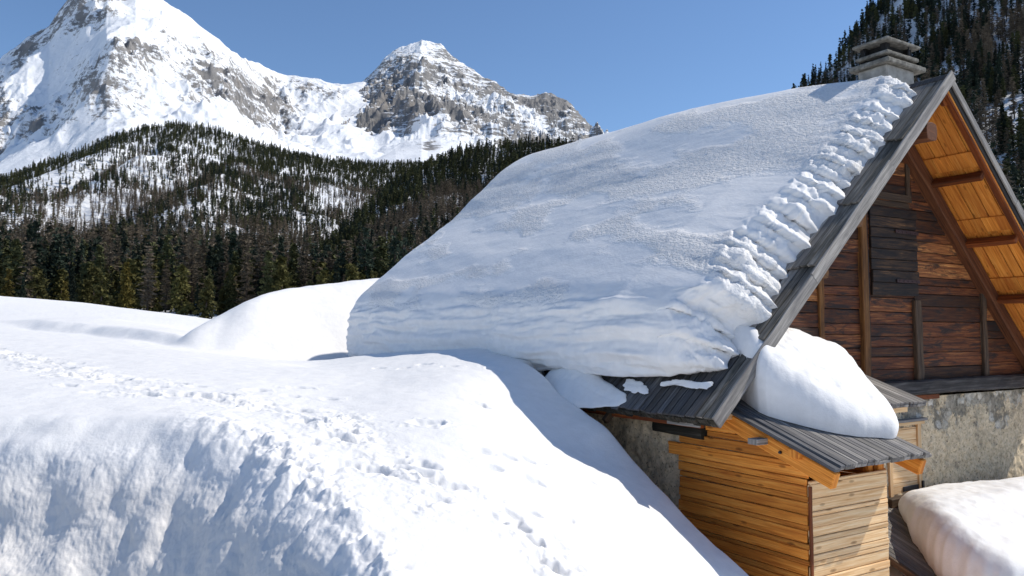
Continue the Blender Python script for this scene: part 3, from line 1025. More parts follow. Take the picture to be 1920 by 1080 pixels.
# ================================================================== the snowfield in front
CTRL = [
    # bank crest and the flat above it
    (0, 790, 8.3), (180, 792, 8.2), (360, 797, 8.0), (450, 838, 7.6), (520, 886, 7.1), (600, 955, 6.4), (650, 1035, 5.8), (690, 1085, 5.4),
    (0, 740, 9.8), (250, 745, 9.8), (0, 690, 13.5), (200, 690, 13.5), (330, 655, 20), (450, 720, 11.5), (600, 770, 10.0), (500, 680, 15.5), (420, 665, 18.5),
    (700, 800, 9.0), (700, 720, 12.2), (600, 690, 16.0), (640, 690, 19.5), (665, 683, 19.0), (705, 664, 18.0), (790, 657, 16.6), (880, 656, 15.0), (930, 668, 14.2), (850, 720, 11.6), (800, 760, 10.3),
    (900, 800, 9.4), (1000, 850, 9.3), (800, 900, 7.6), (900, 1000, 6.7), (1000, 1080, 6.3), (800, 1080, 5.6), (1100, 950, 8.6), (1200, 1000, 8.7), (1200, 1080, 7.9), (1000, 775, 11.4), (1100, 842, 10.95), (1165, 885, 10.6), (1000, 950, 7.8),
    # crest of the bank beside the house
    (1000, 690, 13.2), (1040, 737, 12.5), (1085, 775, 11.9), (1130, 805, 11.5), (1200, 890, 10.75), (1280, 970, 10.12), (1330, 1020, 9.75), (1395, 1080, 9.3), (1480, 1160, 8.8),
    (420, 668, 19), (520, 678, 19.6), (350, 640, 24.0), (300, 632, 26), (600, 678, 20.2),
    # left hummock
    (-150, 545, 42), (0, 558, 42), (100, 568, 42), (200, 577, 42), (290, 585, 42), (340, 594, 41), (0, 590, 32), (200, 607, 30), (0, 620, 24), (200, 632, 23), (-200, 600, 28), (-200, 700, 12), (-250, 790, 8.6),
]
cx = []
for (u, v, y) in CTRL: cx.append(wpt(u, v, y))
cx += [np.array(p, float) for p in ((-20, 60, 2.5), (-5, 60, 2.5), (5, 60, 2.5), (-4.9, 22.3, 2.7), (-4.0, 22.6, 2.5), (-5.8, 22.2, 2.95), (-7.8, 29, 3.4), (-6.5, 32, 3.3), (-4, 34, 3.3), (2, 36, 3.5), (-15, 36, 4.4), (-11, 33, 3.6), (25, 60, 1.5), (0, 4, 2.25), (-2.5, 4.2, 2.5), (2, 5, 1.7), (-6, 5, 2.9), (4, 7, .9), (-9, 6, 3.0), (12, 40, 2.5),
                                    (-2, 2, 2.2), (3, 2, 1.6), (-25, 45, 5.8), (-25, 30, 4.6), (-15, 14, 3.4), (-15, 8, 3.2))]
cx = np.array(cx)


def tps_fit(c):
    d = np.linalg.norm(c[:, None, :2] - c[None, :, :2], axis=-1)
    K = np.where(d > 0, d * d * np.log(d + 1e-12), 0) + np.eye(len(c)) * .02
    Pm = np.hstack([np.ones((len(c), 1)), c[:, :2]])
    A = np.block([[K, Pm], [Pm.T, np.zeros((3, 3))]])
    return np.linalg.solve(A, np.concatenate([c[:, 2], np.zeros(3)]))


TW = tps_fit(cx)


def tps(x, y):
    x = np.asarray(x, float); sh = x.shape
    q = np.stack([x.ravel(), np.asarray(y, float).ravel()], 1)
    out = np.empty(len(q))
    for i in range(0, len(q), 40000):
        a_ = q[i:i + 40000]
        d2 = ((a_[:, None, :] - cx[None, :, :2]) ** 2).sum(-1)
        out[i:i + 40000] = (.5 * d2 * np.log(d2 + 1e-12)) @ TW[:-3] + TW[-3] + a_ @ TW[-2:]
    return out.reshape(sh)


cut = np.array([wpt(u, v, y)[:2] for (u, v, y) in CTRL[:8]])
cut_x = np.concatenate([[-30, -9], cut[:, 0], [-.6, .2, 40]])
cut_y = np.concatenate([[9.2, 8.8], cut[:, 1], [4.4, 2.6, -20]])


DR = np.array([wpt(*q) for q in ((300, 690, 21.2), (330, 660, 21.5), (385, 610, 22.2), (430, 587, 22.8), (490, 553, 23.6), (540, 542, 24.4), (600, 533, 25.4), (660, 526, 26.4), (720, 521, 27.4), (800, 518, 29.0))])
DR = np.concatenate([[[DR[0, 0] - 3, 21, -3]], DR, [[4.0, 31, 5.5], [9.0, 32, 1.0]]])
_dx = np.linspace(DR[0, 0], DR[-1, 0], 400)
_dy, _dz = np.interp(_dx, DR[:, 0], DR[:, 1]), np.interp(_dx, DR[:, 0], DR[:, 2])
_k = np.hanning(23); _k /= _k.sum()
DR = np.stack([_dx, np.convolve(np.pad(_dy, 11, 'edge'), _k, 'valid'), np.convolve(np.pad(_dz, 11, 'edge'), _k, 'valid')], 1)


def ground_parts(x, y):
    z = tps(x, y)
    g, s = to_house(x, y)
    yc = np.interp(x, cut_x, cut_y) + .20 * fbm(x * .9, y * .9 + 2.2, None, 3, 77)
    dcut = yc - y
    wid = 1.75 + .35 * fbm(x * .7, y * .5, None, 2, 5)
    Hc = 1.8 * (1 - .55 * sstep(-3.2, -1.2, x))
    drop = Hc * sstep(-.28, 1.0, dcut / wid) + .25 * np.clip(dcut - 1, 0, 3)
    z = z - drop * sstep(.8, -.8, x)
    # smooth drift rising behind the far end of the house
    yc2 = np.interp(x, DR[:, 0], DR[:, 1]); zc2 = np.interp(x, DR[:, 0], DR[:, 2])
    d2 = yc2 - y + .25 * fbm(x * .35, y * .35, None, 2, 47)
    zm = zc2 - .80 * (np.sqrt(d2 * d2 + .5) - .70) + .05 * fbm(x * .5 + y * .2, y * .9 - x * .3, None, 3, 49)
    z = np.where((y > 15) & (zm > z - 1.5), .5 * (z + zm + np.sqrt((z - zm) ** 2 + .03)), z)
    # trench along the house wall
    ge = -.20 + .035 * fbm(s * 1.2, 0 * s, None, 3, 19)
    tr = sstep(0, .5, g - np.where(s > 4.3, .25, ge)) * sstep(13.6, 12.8, s)
    low = np.where(s > 4.3, 1.0, .25)
    z = z * (1 - tr) + np.minimum(z, low) * tr
    return z, dcut, g, s


def ground_z0(x, y): return ground_parts(np.asarray(x, float), np.asarray(y, float))[0]


def hit(u, v, y0=4.5, y1=60):
    ys = np.exp(np.linspace(math.log(y0), math.log(y1), 900))
    p = wpt(u, v, 1.0) - np.array((0, 0, ZC))
    below = (ZC + p[2] * ys) < ground_z0(p[0] * ys, ys)
    k = int(np.argmax(below)) if below.any() else len(ys) - 1
    return p[0] * ys[k], ys[k]


def poly_dist(x, y, pts):
    d = np.full(x.shape, 1e9)
    for (a_, b_) in zip(pts[:-1], pts[1:]):
        abx, aby = b_[0] - a_[0], b_[1] - a_[1]
        t_ = np.clip(((x - a_[0]) * abx + (y - a_[1]) * aby) / (abx * abx + aby * aby + 1e-9), 0, 1)
        d = np.minimum(d, np.hypot(x - a_[0] - t_ * abx, y - a_[1] - t_ * aby))
    return d


def snowfield():
    U = np.concatenate([np.linspace(-2400, -420, 90, endpoint=False), np.linspace(-420, -20, 90, endpoint=False), np.linspace(-20, 1480, 860, endpoint=False), np.linspace(1480, 2350, 120, endpoint=False), np.linspace(2350, 6500, 60)])
    Y = np.concatenate([np.linspace(1.2, 4.8, 40, endpoint=False), np.linspace(4.8, 9.6, 400, endpoint=False), np.exp(np.linspace(math.log(9.6), math.log(30), 330, endpoint=False)), np.linspace(30, 75, 70)])
    uu, yy = np.meshgrid(U, Y, indexing='ij')
    x = (uu - 960) / F * yy * 1.0
    z, dcut, g, s = ground_parts(x, yy)
    fade = sstep(60, 30, yy)
    z = z + fade * (.035 * fbm(x * .45, yy * .45, None, 4, 101) + .006 * fbm(x * 3.1, yy * 3.1, None, 3, 103))
    # terrace edge on the left
    la, lb = hit(-40, 600), hit(372, 640)
    n_ = np.array((lb[1] - la[1], -(lb[0] - la[0]))); n_ /= np.linalg.norm(n_)
    side = (x - la[0]) * -n_[0] + (yy - la[1]) * -n_[1] + .35 * fbm(x * .5, yy * .5, None, 2, 7)
    along = np.clip((x - la[0]) / (lb[0] - la[0]), 0, 1)
    z = z + np.where((x < lb[0] + 2) & (yy > 14), .30 * sstep(-.5, .35, side) * sstep(.05, .45, along) * sstep(9, 2, side) * sstep(1.05, .9, (x - la[0]) / (lb[0] - la[0])), 0)
    # trodden track
    tp = [hit(*q) for q in ((-60, 655), (60, 676), (180, 705), (300, 735), (430, 757), (560, 775), (650, 815), (730, 855), (810, 905), (880, 960), (950, 1000), (1030, 1060), (1080, 1100))]
    d = poly_dist(x, yy, tp)
    wob = .22 * fbm(x * 1.1, yy * 1.1, None, 2, 33)
    tm = np.exp(-(np.clip(d + wob, 0, 9) / .50) ** 2) * np.clip(1.15 - np.abs(yy - 9) * .03, .2, 1)
    rough = (np.abs(fbm(x * 3.4, yy * 3.4, None, 4, 113)) * -.13 + .05 + .035 * fbm(x * 9, yy * 9, None, 3, 117))
    z = z + tm * rough * .6 * (.35 + .9 * sstep(-.2, .4, fbm(x * .8, yy * .8, None, 2, 119))) + tm * .05 * fbm(x * 1.6, yy * 1.6, None, 2, 115)
    # loose clods near the lip of the bank and down its right shoulder
    lip = np.exp(-((dcut + .35) / .55) ** 2) * sstep(-4.2, -2.0, x) * sstep(.6, -.6, x)
    z = z + lip * (.10 * np.abs(fbm(x * 2.6, yy * 2.6, None, 3, 121)) + .045 * fbm(x * 7, yy * 7, None, 3, 123))
    # boot prints and small dents
    prints = [(790, 655, .3), (760, 690, .2), (798, 682, .25), (845, 687, .2), (925, 692, .18), (898, 757, .22), (800, 792, .45), (712, 690, .15), (1010, 862, .15), (905, 845, .16), (950, 855, .15), (985, 860, .18), (1035, 870, .18), (1080, 880, .14),
              (920, 875, .18), (990, 895, .25), (990, 955, .22), (1110, 905, .15), (1060, 965, .14), (835, 910, .4), (700, 880, .5), (640, 870, .45), (560, 730, .35), (480, 735, .3), (275, 740, .4), (180, 735, .25), (370, 725, .15), (545, 745, .2), (620, 748, .2)]
    prints += [(955 + 11 * k, 965 + 13 * k + 4 * (k % 2), .2) for k in range(7)] + [(1030 + 13 * k, 1000 + 17 * k, .12) for k in range(7)]
    wobble = 1 + .5 * pn(x * 9, yy * 9, None, 5)
    spots = [(hit(u, v), a_) for (u, v, a_) in prints]
    for a_, b_ in zip(tp[:-1], tp[1:]):
        for k in range(int(math.hypot(b_[0] - a_[0], b_[1] - a_[1]) / .20)):
            q = random.random()
            spots.append(((a_[0] + (b_[0] - a_[0]) * q + random.gauss(0, .26), a_[1] + (b_[1] - a_[1]) * q + random.gauss(0, .26)), random.uniform(.1, .42)))
    for ((hx, hy), a_) in spots:
        ang = random.uniform(-.5, .5)
        rx, ry = .07 + .13 * a_, .12 + .25 * a_
        j0, j1 = np.searchsorted(Y, hy - 1), np.searchsorted(Y, hy + 1)
        uc = 960 + F * hx / hy
        i0, i1 = np.searchsorted(U, uc - 1.3 * F / hy), np.searchsorted(U, uc + 1.3 * F / hy)
        sl_ = (slice(i0, i1), slice(j0, j1))
        ddx, ddy = x[sl_] - hx, yy[sl_] - hy
        ex_, ey_ = ddx * math.cos(ang) + ddy * math.sin(ang), -ddx * math.sin(ang) + ddy * math.cos(ang)
        r_ = np.sqrt((ex_ / ry) ** 2 + (ey_ / rx) ** 2) * wobble[sl_]
        z[sl_] = z[sl_] - (.03 + .14 * a_) * sstep(1.0, .2, r_) + .03 * a_ * np.exp(-((r_ - 1.25) / .25) ** 2)
    p = np.stack([x, yy, z], -1)
    n = grid_normals(p)
    n = np.where(n[..., 2:3] < 0, -n, n)
    # crusted, dripping face of the cut bank
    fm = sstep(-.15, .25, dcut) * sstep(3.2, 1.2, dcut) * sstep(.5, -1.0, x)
    fd = .11 * fbm(x * .8, yy * .8, z * .8, 3, 131) + .024 * fbm(x * 2.4, yy * 2.4, z * 2.4, 3, 137) + .010 * fbm(x * 8, yy * 8, z * 8, 3, 139) + .006 * fbm(x * 28, yy * 28, z * 28, 2, 141)
    p = p + n * (fm * fd)[..., None]
    dirt_bounce = fm * sstep(.0, .5, dcut) * .9 + .10 * tm  # bank face tint: dirt together with painted bounce warmth; faint on the track
    o = grid_mesh('snowy_ground', p, M['ground_snow_dirt_bounce'], None, True, {'dirt_bounce': dirt_bounce})
    if o.data.polygons[5000].normal.z < 0: o.data.flip_normals()
    return tag(o, 'sunlit snowfield with a trodden track and a cut bank in front', 'ground', None, 'structure')


M['ground_snow_dirt_bounce'] = snow_mat('bank_snow', .8, (.73, .685, .63))  # dirty bank snow with bounced warmth mixed into its tan
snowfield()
def bounce_slope():  # unseen rising slope, added to throw sunlight back onto the shaded snow
    ax = np.linspace(-60, 60, 90); ay = np.linspace(-60, 1.35, 60)
    xx, yy = np.meshgrid(ax, ay, indexing='ij')
    z = 2.1 - .02 * xx + .16 * np.clip(-yy - 3, 0, 60) + .5 * fbm(xx / 12, yy / 12, None, 4, 401) * sstep(2, -6, yy)
    z = z - sstep(-2.5, 1.3, yy) * .55
    o = grid_mesh('snowy_ground', np.stack([xx, yy, z], -1), M['snow'], None, True)
    if o.data.polygons[50].normal.z < 0: o.data.flip_normals()
    tag(o, 'unseen snow slope added behind the viewpoint to bounce sunlight', 'ground', None, 'structure')


bounce_slope()
# the valley floor, one sheet to the horizon
b = MB()
for (x0, x1, y0, y1) in ((-14000, 14000, -9000, 16000),):
    b.v += [(x0, y0, -2.5), (x1, y0, -2.5), (x1, y1, -2.5), (x0, y1, -2.5)]
    b.face([0, 1, 2, 3], [(0, 0)] * 4, 0)
tag(b.build('valley_floor', M['far_snow']), 'snow covered valley floor', 'ground', None, 'structure')


# ================================================================== hills and mountains
def wpt_arr(u, v, y):
    dx = (u - 960) / F
    dy = (540 - v) / F
    ry = CP - dy * SP
    return dx / ry * y, ZC + (SP + dy * CP) / ry * y


class Fan:
    """a hillside seen from the village: foot, crest line and the slope between them"""
    def __init__(s, crest, ycrest, yfoot, vfoot, shape, noise):
        s.c = np.array(crest, float); s.yc = np.array(ycrest, float)
        s.y0, s.vf, s.shape, s.noise = yfoot, vfoot, shape, noise

    def at(s, u, y):
        vc = np.interp(u, s.c[:, 0], s.c[:, 1]); yc = np.interp(u, s.yc[:, 0], s.yc[:, 1])
        f = (y - s.y0) / (yc - s.y0)
        k = s.shape(np.clip(f, 0, 1), u)
        v = s.vf + (vc - s.vf) * k
        x, z = wpt_arr(u, v, y)
        back = np.clip(f - 1, 0, 9)
        z = z - back * (yc - s.y0) * .55
        taper = np.clip(f * 4, 0, 1)
        z = z + s.noise(x, y, f, u, v) * taper
        return x, z, v, f

    def mesh(s, name, mat, u0, u1, nu, ny, fmax=1.25, attr=None):
        U = np.linspace(u0, u1, nu); ff = np.linspace(0, 1, ny) ** 1.0 * fmax
        uu, f = np.meshgrid(U, ff, indexing='ij')
        yc = np.interp(uu, s.yc[:, 0], s.yc[:, 1])
        yy = s.y0 + f * (yc - s.y0)
        x, z, v, f = s.at(uu, yy)
        p = np.stack([x, yy, z], -1)
        n = grid_normals(p); n = np.where(n[..., 2:3] < 0, -n, n)
        at = {'rock': attr(uu, v, f, n, p)} if attr else None
        o = grid_mesh(name, p, mat, None, True, at)
        if o.data.polygons[len(o.data.polygons) // 3].normal.z < 0: o.data.flip_normals()
        return o


def gb(u, v, cu, cv, ru, rv, ang=0.0):
    a_ = math.radians(ang)
    du, dvv = u - cu, v - cv
    e1 = (du * math.cos(a_) + dvv * math.sin(a_)) / ru; e2 = (-du * math.sin(a_) + dvv * math.cos(a_)) / rv
    return np.exp(-(e1 * e1 + e2 * e2))


def peak_rock(u, v):
    return 1.05 * gb(u, v, 455, 165, 130, 42, 38) + .75 * gb(u, v, 375, 185, 42, 60) + .75 * gb(u, v, 225, 120, 75, 24, -8) + .65 * gb(u, v, 235, 150, 70, 45) + .9 * gb(u, v, 62, 215, 45, 32) + .7 * gb(u, v, 125, 190, 24, 22) \
        + .8 * gb(u, v, 0, 235, 22, 45) + .55 * gb(u, v, 175, 190, 28, 26) + 1.1 * gb(u, v, 100, 48, 120, 30, -36) + 1.0 * gb(u, v, 190, 5, 75, 26, -20) + .7 * gb(u, v, 20, 130, 45, 32, -35) + .6 * gb(u, v, 530, 225, 26, 16) \
        + .55 * gb(u, v, 350, 30, 60, 12, 33) + .75 * gb(u, v, 560, 172, 75, 24) + .5 * gb(u, v, 620, 180, 40, 22) + .4 * gb(u, v, 120, 250, 30, 20) + .3 * gb(u, v, 250, 200, 120, 60)


# --- the big peak on the left and the ridge running on from it
def n_peak(x, y, f, u, v):
    tp = .22 + .78 * np.clip((1 - f) * 5, 0, 1)
    spur = ridged(x / 620 + .25 * pn(x / 900, y / 900), y / 1500, 5, 3) - .75
    fine = ridged(x / 130, y / 170, 4, 9) - .7
    rk = np.clip(peak_rock(u, v), 0, 1)
    return tp * (70 * spur + (6 + 40 * rk) * fine + (2 + 16 * rk) * fbm(x / 40, y / 40, None, 3, 5)) * (.25 + .75 * sstep(.2, .6, f))


def rock_peak(u, v, f, n, p):
    st = 1 - n[..., 2]
    r = sstep(.38, .66, st) * .62
    lit = peak_rock(u, v)
    nz = fbm(p[..., 0] / 150, p[..., 2] / 110, None, 4, 51)
    nf = fbm(p[..., 0] / 45, p[..., 2] / 38, None, 3, 53)
    return np.clip(r * .45 + lit * (.62 + .6 * nz + .45 * nf), 0, 1.3) - .08 + .10 * nz


peak = Fan([(-420, 330), (-200, 215), (-60, 160), (0, 122), (50, 76), (92, 50), (130, 0), (168, -60), (200, -92), (255, -62), (300, -2), (330, 18), (400, 70), (440, 98), (456, 110), (500, 127), (540, 144), (590, 151), (640, 159), (680, 155), (760, 170)],
           [(-420, 2600), (430, 3100), (520, 4000), (760, 4300)], 950, 470, lambda f, u: f ** .92, n_peak)
o = peak.mesh('big_mountain', M['mountain'], -420, 760, 760, 420, 1.2, rock_peak)
tag(o, 'broad white mountain peak with scattered dark rock bands on the left', 'mountain', None, 'structure')


# --- the craggy second peak
def n_crag(x, y, f, u, v):
    wall = sstep(.42, .58, f)
    tp = .25 + .75 * np.clip((1 - f) * 5, 0, 1)
    spur = ridged(x / 480 + .2 * pn(x / 700, y / 700), y / 1300, 5, 23) - .7
    fine = ridged(x / 110 - y / 260, y / 150, 5, 29) - .7
    return tp * (wall * (70 * spur + 42 * fine + 16 * fbm(x / 45, y / 45, None, 3, 5)) + 12 * fbm(x / 300, y / 300, None, 4, 31))


def rock_crag(u, v, f, n, p):
    wall = sstep(.46, .56, f + .05 * fbm(p[..., 0] / 240, p[..., 1] / 240, None, 3, 8))
    X, Z = p[..., 0], p[..., 2]
    strata = fbm((X * .9 + Z * .45) / 420, (Z * .92 - X * .32) / 34, None, 4, 61)
    blot = fbm(X / 260, Z / 230, None, 4, 63)
    st = 1 - n[..., 2]
    r = wall * (.68 + .50 * strata + .32 * blot + .40 * (sstep(.3, .75, st) - .4))
    r = r - .55 * gb(u, v, 785, 100, 26, 26, 60) - .45 * gb(u, v, 850, 180, 40, 16, 20) - .35 * gb(u, v, 940, 200, 60, 20, 25) - .4 * gb(u, v, 1000, 230, 70, 14, 18) - .3 * gb(u, v, 740, 108, 30, 8, -25)
    r = r + .25 * gb(u, v, 690, 215, 50, 40) + .2 * gb(u, v, 800, 215, 60, 35) + .35 * gb(u, v, 1045, 195, 50, 26) + .3 * gb(u, v, 930, 165, 50, 24, 35) + .25 * gb(u, v, 1100, 240, 30, 14)
    r = r + .9 * gb(u, v, 716, 262, 12, 6) + .9 * gb(u, v, 805, 275, 20, 7)
    return r


crag = Fan([(480, 230), (560, 205), (620, 195), (650, 178), (690, 148), (722, 114), (742, 99), (775, 86), (790, 79), (802, 86), (826, 86), (850, 105), (880, 124), (905, 141), (922, 150), (950, 176), (980, 184), (1000, 188), (1022, 180), (1042, 183), (1062, 196), (1082, 215), (1102, 235), (1132, 252), (1250, 290), (1400, 330)],
           [(480, 4400), (1400, 4400)], 1250, 400, lambda f, u: np.interp(f, [0, .25, .5, .62, 1], [0, .30, .44, .60, 1]), n_crag)
o = crag.mesh('craggy_mountain', M['crag'], 520, 1400, 760, 420, 1.2, rock_crag)
tag(o, 'grey craggy mountain peak streaked with snow behind the valley', 'mountain', None, 'structure')


# --- wooded hills
def n_hill(x, y, f, u, v):
    tp = np.clip((1 - f) * 6, .15, 1)
    ph = (x / 75 + y / 420 + .5 * pn(x / 130, y / 130, None, 75)) % 1.0
    saw = np.where(ph < .34, ph / .34, (1 - ph) / .66)
    saw = saw * saw * (3 - 2 * saw)
    return tp * (9 * fbm(x / 120, y / 200, None, 4, 71) + 3.2 * fbm(x / 28, y / 40, None, 3, 73) + (saw - .5) * 17 * sstep(560, 380, u) * sstep(.3, .55, f) * sstep(1.0, .85, f))


hill = Fan([(-420, 430), (0, 342), (60, 320), (150, 287), (215, 258), (270, 244), (330, 236), (400, 244), (480, 272), (560, 292), (640, 304), (700, 310), (760, 307), (900, 307), (1000, 310)],
           [(-420, 620), (0, 700), (330, 900), (560, 920), (700, 1050), (1000, 1100)], 95, 612, lambda f, u: f ** .74, n_hill)


def rock_hill(u, v, f, n, p):
    return sstep(.35, .6, 1 - n[..., 2]) * .45 + .35 * sstep(.1, .5, fbm(p[..., 0] / 60, p[..., 2] / 40, None, 4, 5)) * gb(u, v, 130, 350, 200, 60) - .15


o = hill.mesh('wooded_hill', M['mountain'], -420, 1000, 420, 260, 1.15, rock_hill)
tag(o, 'snowy hillside under the forest on the left', 'hill', None, 'structure')
spur = Fan([(560, 520), (620, 468), (680, 408), (740, 346), (800, 312), (860, 290), (930, 277), (1000, 276), (1080, 281), (1250, 300), (1400, 330)],
           [(560, 300), (640, 360), (740, 480), (930, 560), (1400, 560)], 100, 610, lambda f, u: f ** .8, n_hill)
o = spur.mesh('wooded_spur', M['mountain'], 560, 1400, 260, 200, 1.15, rock_hill)
tag(o, 'nearer wooded spur of the valley side', 'hill', None, 'structure')
steep = Fan([(1380, 330), (1440, 262), (1500, 172), (1560, 122), (1625, 42), (1700, -60), (1800, -190), (1920, -330), (2100, -470), (2500, -560)],
            [(1380, 420), (1500, 470), (2500, 520)], 88, 615, lambda f, u: f ** .86, n_hill)
o = steep.mesh('steep_hillside', M['mountain'], 1380, 2500, 300, 220, 1.15, lambda u, v, f, n, p: sstep(.45, .7, 1 - n[..., 2]) * .3 - .1)
tag(o, 'steep snowy hillside under dark conifers on the right', 'hill', None, 'structure')

# ================================================================== conifers
def tri_mesh(name, tris, mat):
    me = bpy.data.meshes.new(name)
    n = len(tris)
    me.vertices.add(n * 3); me.loops.add(n * 3); me.polygons.add(n)
    me.vertices.foreach_set('co', tris.reshape(-1).astype(np.float32))
    me.loops.foreach_set('vertex_index', np.arange(n * 3, dtype=np.int32))
    me.polygons.foreach_set('loop_start', np.arange(0, n * 3, 3, dtype=np.int32))
    me.polygons.foreach_set('loop_total', np.full(n, 3, np.int32))
    me.update(calc_edges=True)
    me.materials.append(mat)
    return me


def crown_tris(r, H, R, levels, per, clumps, tri, size, low=.14, power=.8, thin=False):
    """many leaf-sized faces set along drooping branches"""
    out = []
    for k in range(levels):
        h = low + (1 - low) * ((k + r.uniform(-.3, .3)) / levels)
        h = min(max(h, low), .985)
        prof = (1 - (h - low) / (1 - low)) ** power * min(1, .55 + (h - low) * 3.5)
        for _ in range(per):
            if r.random() < .12: continue
            az = r.uniform(0, 2 * math.pi)
            L = R * prof * r.uniform(.55, 1.2) + .15
            rise = r.uniform(-.28, .12) if not thin else r.uniform(-.1, .3)
            d = np.array((math.cos(az), math.sin(az), rise))
            nc = max(1, int(round(clumps * (.35 + prof))))
            for c in range(nc):
                q = (c + r.uniform(.3, 1.0)) / nc
                cen = np.array((0, 0, h * H)) + d * L * q + np.array((0, 0, -.18 * L * q * q)) + r.normal(0, .08 * size, 3)
                sz = size * r.uniform(.55, 1.25) * (1.1 - .35 * q)
                for _t in range(tri):
                    a = r.normal(0, 1, 3); a /= np.linalg.norm(a)
                    if thin:
                        a = d * .8 + a * .55; bq = r.normal(0, 1, 3) * .13
                        out.append([cen - a * sz * .7, cen + a * sz * .7, cen + bq * sz])
                    else:
                        a = a * .75 + d * .5
                        bq = np.cross(a, r.normal(0, 1, 3)); bq /= np.linalg.norm(bq) + 1e-9
                        out.append([cen - a * sz * .6, cen + a * sz * .6 + bq * sz * .12, cen + bq * sz * .62])
    return np.array(out)


def trunk_tris(r, H, rad, limbs=0, seg=6):
    out = []
    rings = 5
    pr = []
    for i in range(rings + 1):
        t = i / rings
        cx_, cy_ = r.normal(0, .05, 2) * (1 if 0 < i < rings else 0)
        rr = rad * (1 - t) ** .8 + .015
        pr.append([np.array((cx_ + rr * math.cos(2 * math.pi * k / seg), cy_ + rr * math.sin(2 * math.pi * k / seg), H * t * .97 - .4 * (i == 0))) for k in range(seg)])
    for i in range(rings):
        for k in range(seg):
            k2 = (k + 1) % seg
            out.append([pr[i][k], pr[i][k2], pr[i + 1][k2]]); out.append([pr[i][k], pr[i + 1][k2], pr[i + 1][k]])
    for _ in range(limbs):
        h = r.uniform(.2, .92); az = r.uniform(0, 6.28); L = (1 - h) * H * .24 + .3
        d = np.array((math.cos(az), math.sin(az), r.uniform(-.05, .25)))
        p = np.array((0, 0, h * H)); w = np.array((-d[1], d[0], 0)) * .05
        out.append([p - w, p + w, p + d * L]); out.append([p + np.array((0, 0, .06)), p - np.array((0, 0, .06)), p + d * L])
    return np.array(out)


KINDS = {  # crown material, H, R, levels, per, clumps, tri, size, low, power, thin
    'pine': ('pine', 13, 2.5, 20, 6, 4, 3, .95, .10, .75, False),
    'spruce': ('pine_blue', 15, 2.2, 24, 6, 3.6, 3, .85, .06, .85, False),
    'bushy': ('pine_olive', 10, 2.9, 14, 7, 4.4, 3, 1.0, .05, .55, False),
    'larch': ('larch_twigs', 14, 2.3, 22, 6, 4, 3, .95, .16, .75, True),
    'gold': ('pine_gold', 13, 2.7, 22, 7, 4.4, 3, .85, .05, .7, False),
}
PROTO = {}
for kname, (mt, H, R, lv, per, cl, tr_, sz, low, pw, thin) in KINDS.items():
    for i in range(1 if kname == 'gold' else 4):
        r = np.random.default_rng(abs(hash_ := sum(map(ord, kname))) * 7 + i)
        hh = H * r.uniform(.92, 1.08)
        PROTO[(kname, i)] = (tri_mesh('trunk', trunk_tris(r, hh, .2, 14 if thin else 0), M['bark']),
                             tri_mesh('crown', crown_tris(r, hh, R * r.uniform(.85, 1.15), lv, per, cl, tr_, sz, low, pw, thin), M[mt]))


def tree(kind, i, x, y, z, sc, label, cat, group):
    name = {'larch': 'larch_tree'}.get(kind, 'pine_tree')
    e = bpy.data.objects.new(name, None)
    e.empty_display_size = .5
    COL.objects.link(e)
    e.location = (x, y, z); e.rotation_euler = (random.uniform(-.03, .03), random.uniform(-.03, .03), random.uniform(0, 6.28))
    e.scale = (sc * random.uniform(.9, 1.12), sc * random.uniform(.9, 1.12), sc)
    tag(e, label, cat, group)
    for nm, me in zip(('trunk', 'crown'), PROTO[(kind, i)]):
        c = bpy.data.objects.new(nm, me); COL.objects.link(c); c.parent = e
    return e


# instanced far woods
LOWC = bpy.data.collections.new('far_conifers')
LOWI = []
for j, (kname, n_) in enumerate((('pine', 3), ('spruce', 3), ('larch', 3), ('bushy', 1))):
    mt, H, R, lv, per, cl, tr_, sz, low, pw, thin = KINDS[kname]
    for i in range(n_):
        r = np.random.default_rng(900 + j * 10 + i)
        a_ = trunk_tris(r, H, .22, 10 if thin else 0, 4); c_ = crown_tris(r, H, R * r.uniform(.85, 1.15), int(lv * .6), 5, 2.6, 2, sz * 1.45, low, pw, thin)
        me = tri_mesh('conifer', np.concatenate([a_, c_]), M['bark'])
        me.materials.append(M[mt])
        me.polygons.foreach_set('material_index', np.array([0] * len(a_) + [1] * len(c_), np.int32))
        o = bpy.data.objects.new('conifer_%02d' % len(LOWI), me)
        LOWC.objects.link(o); LOWI.append(kname)
PICK = {k: [i for i, q in enumerate(LOWI) if q == k] for k in set(LOWI)}


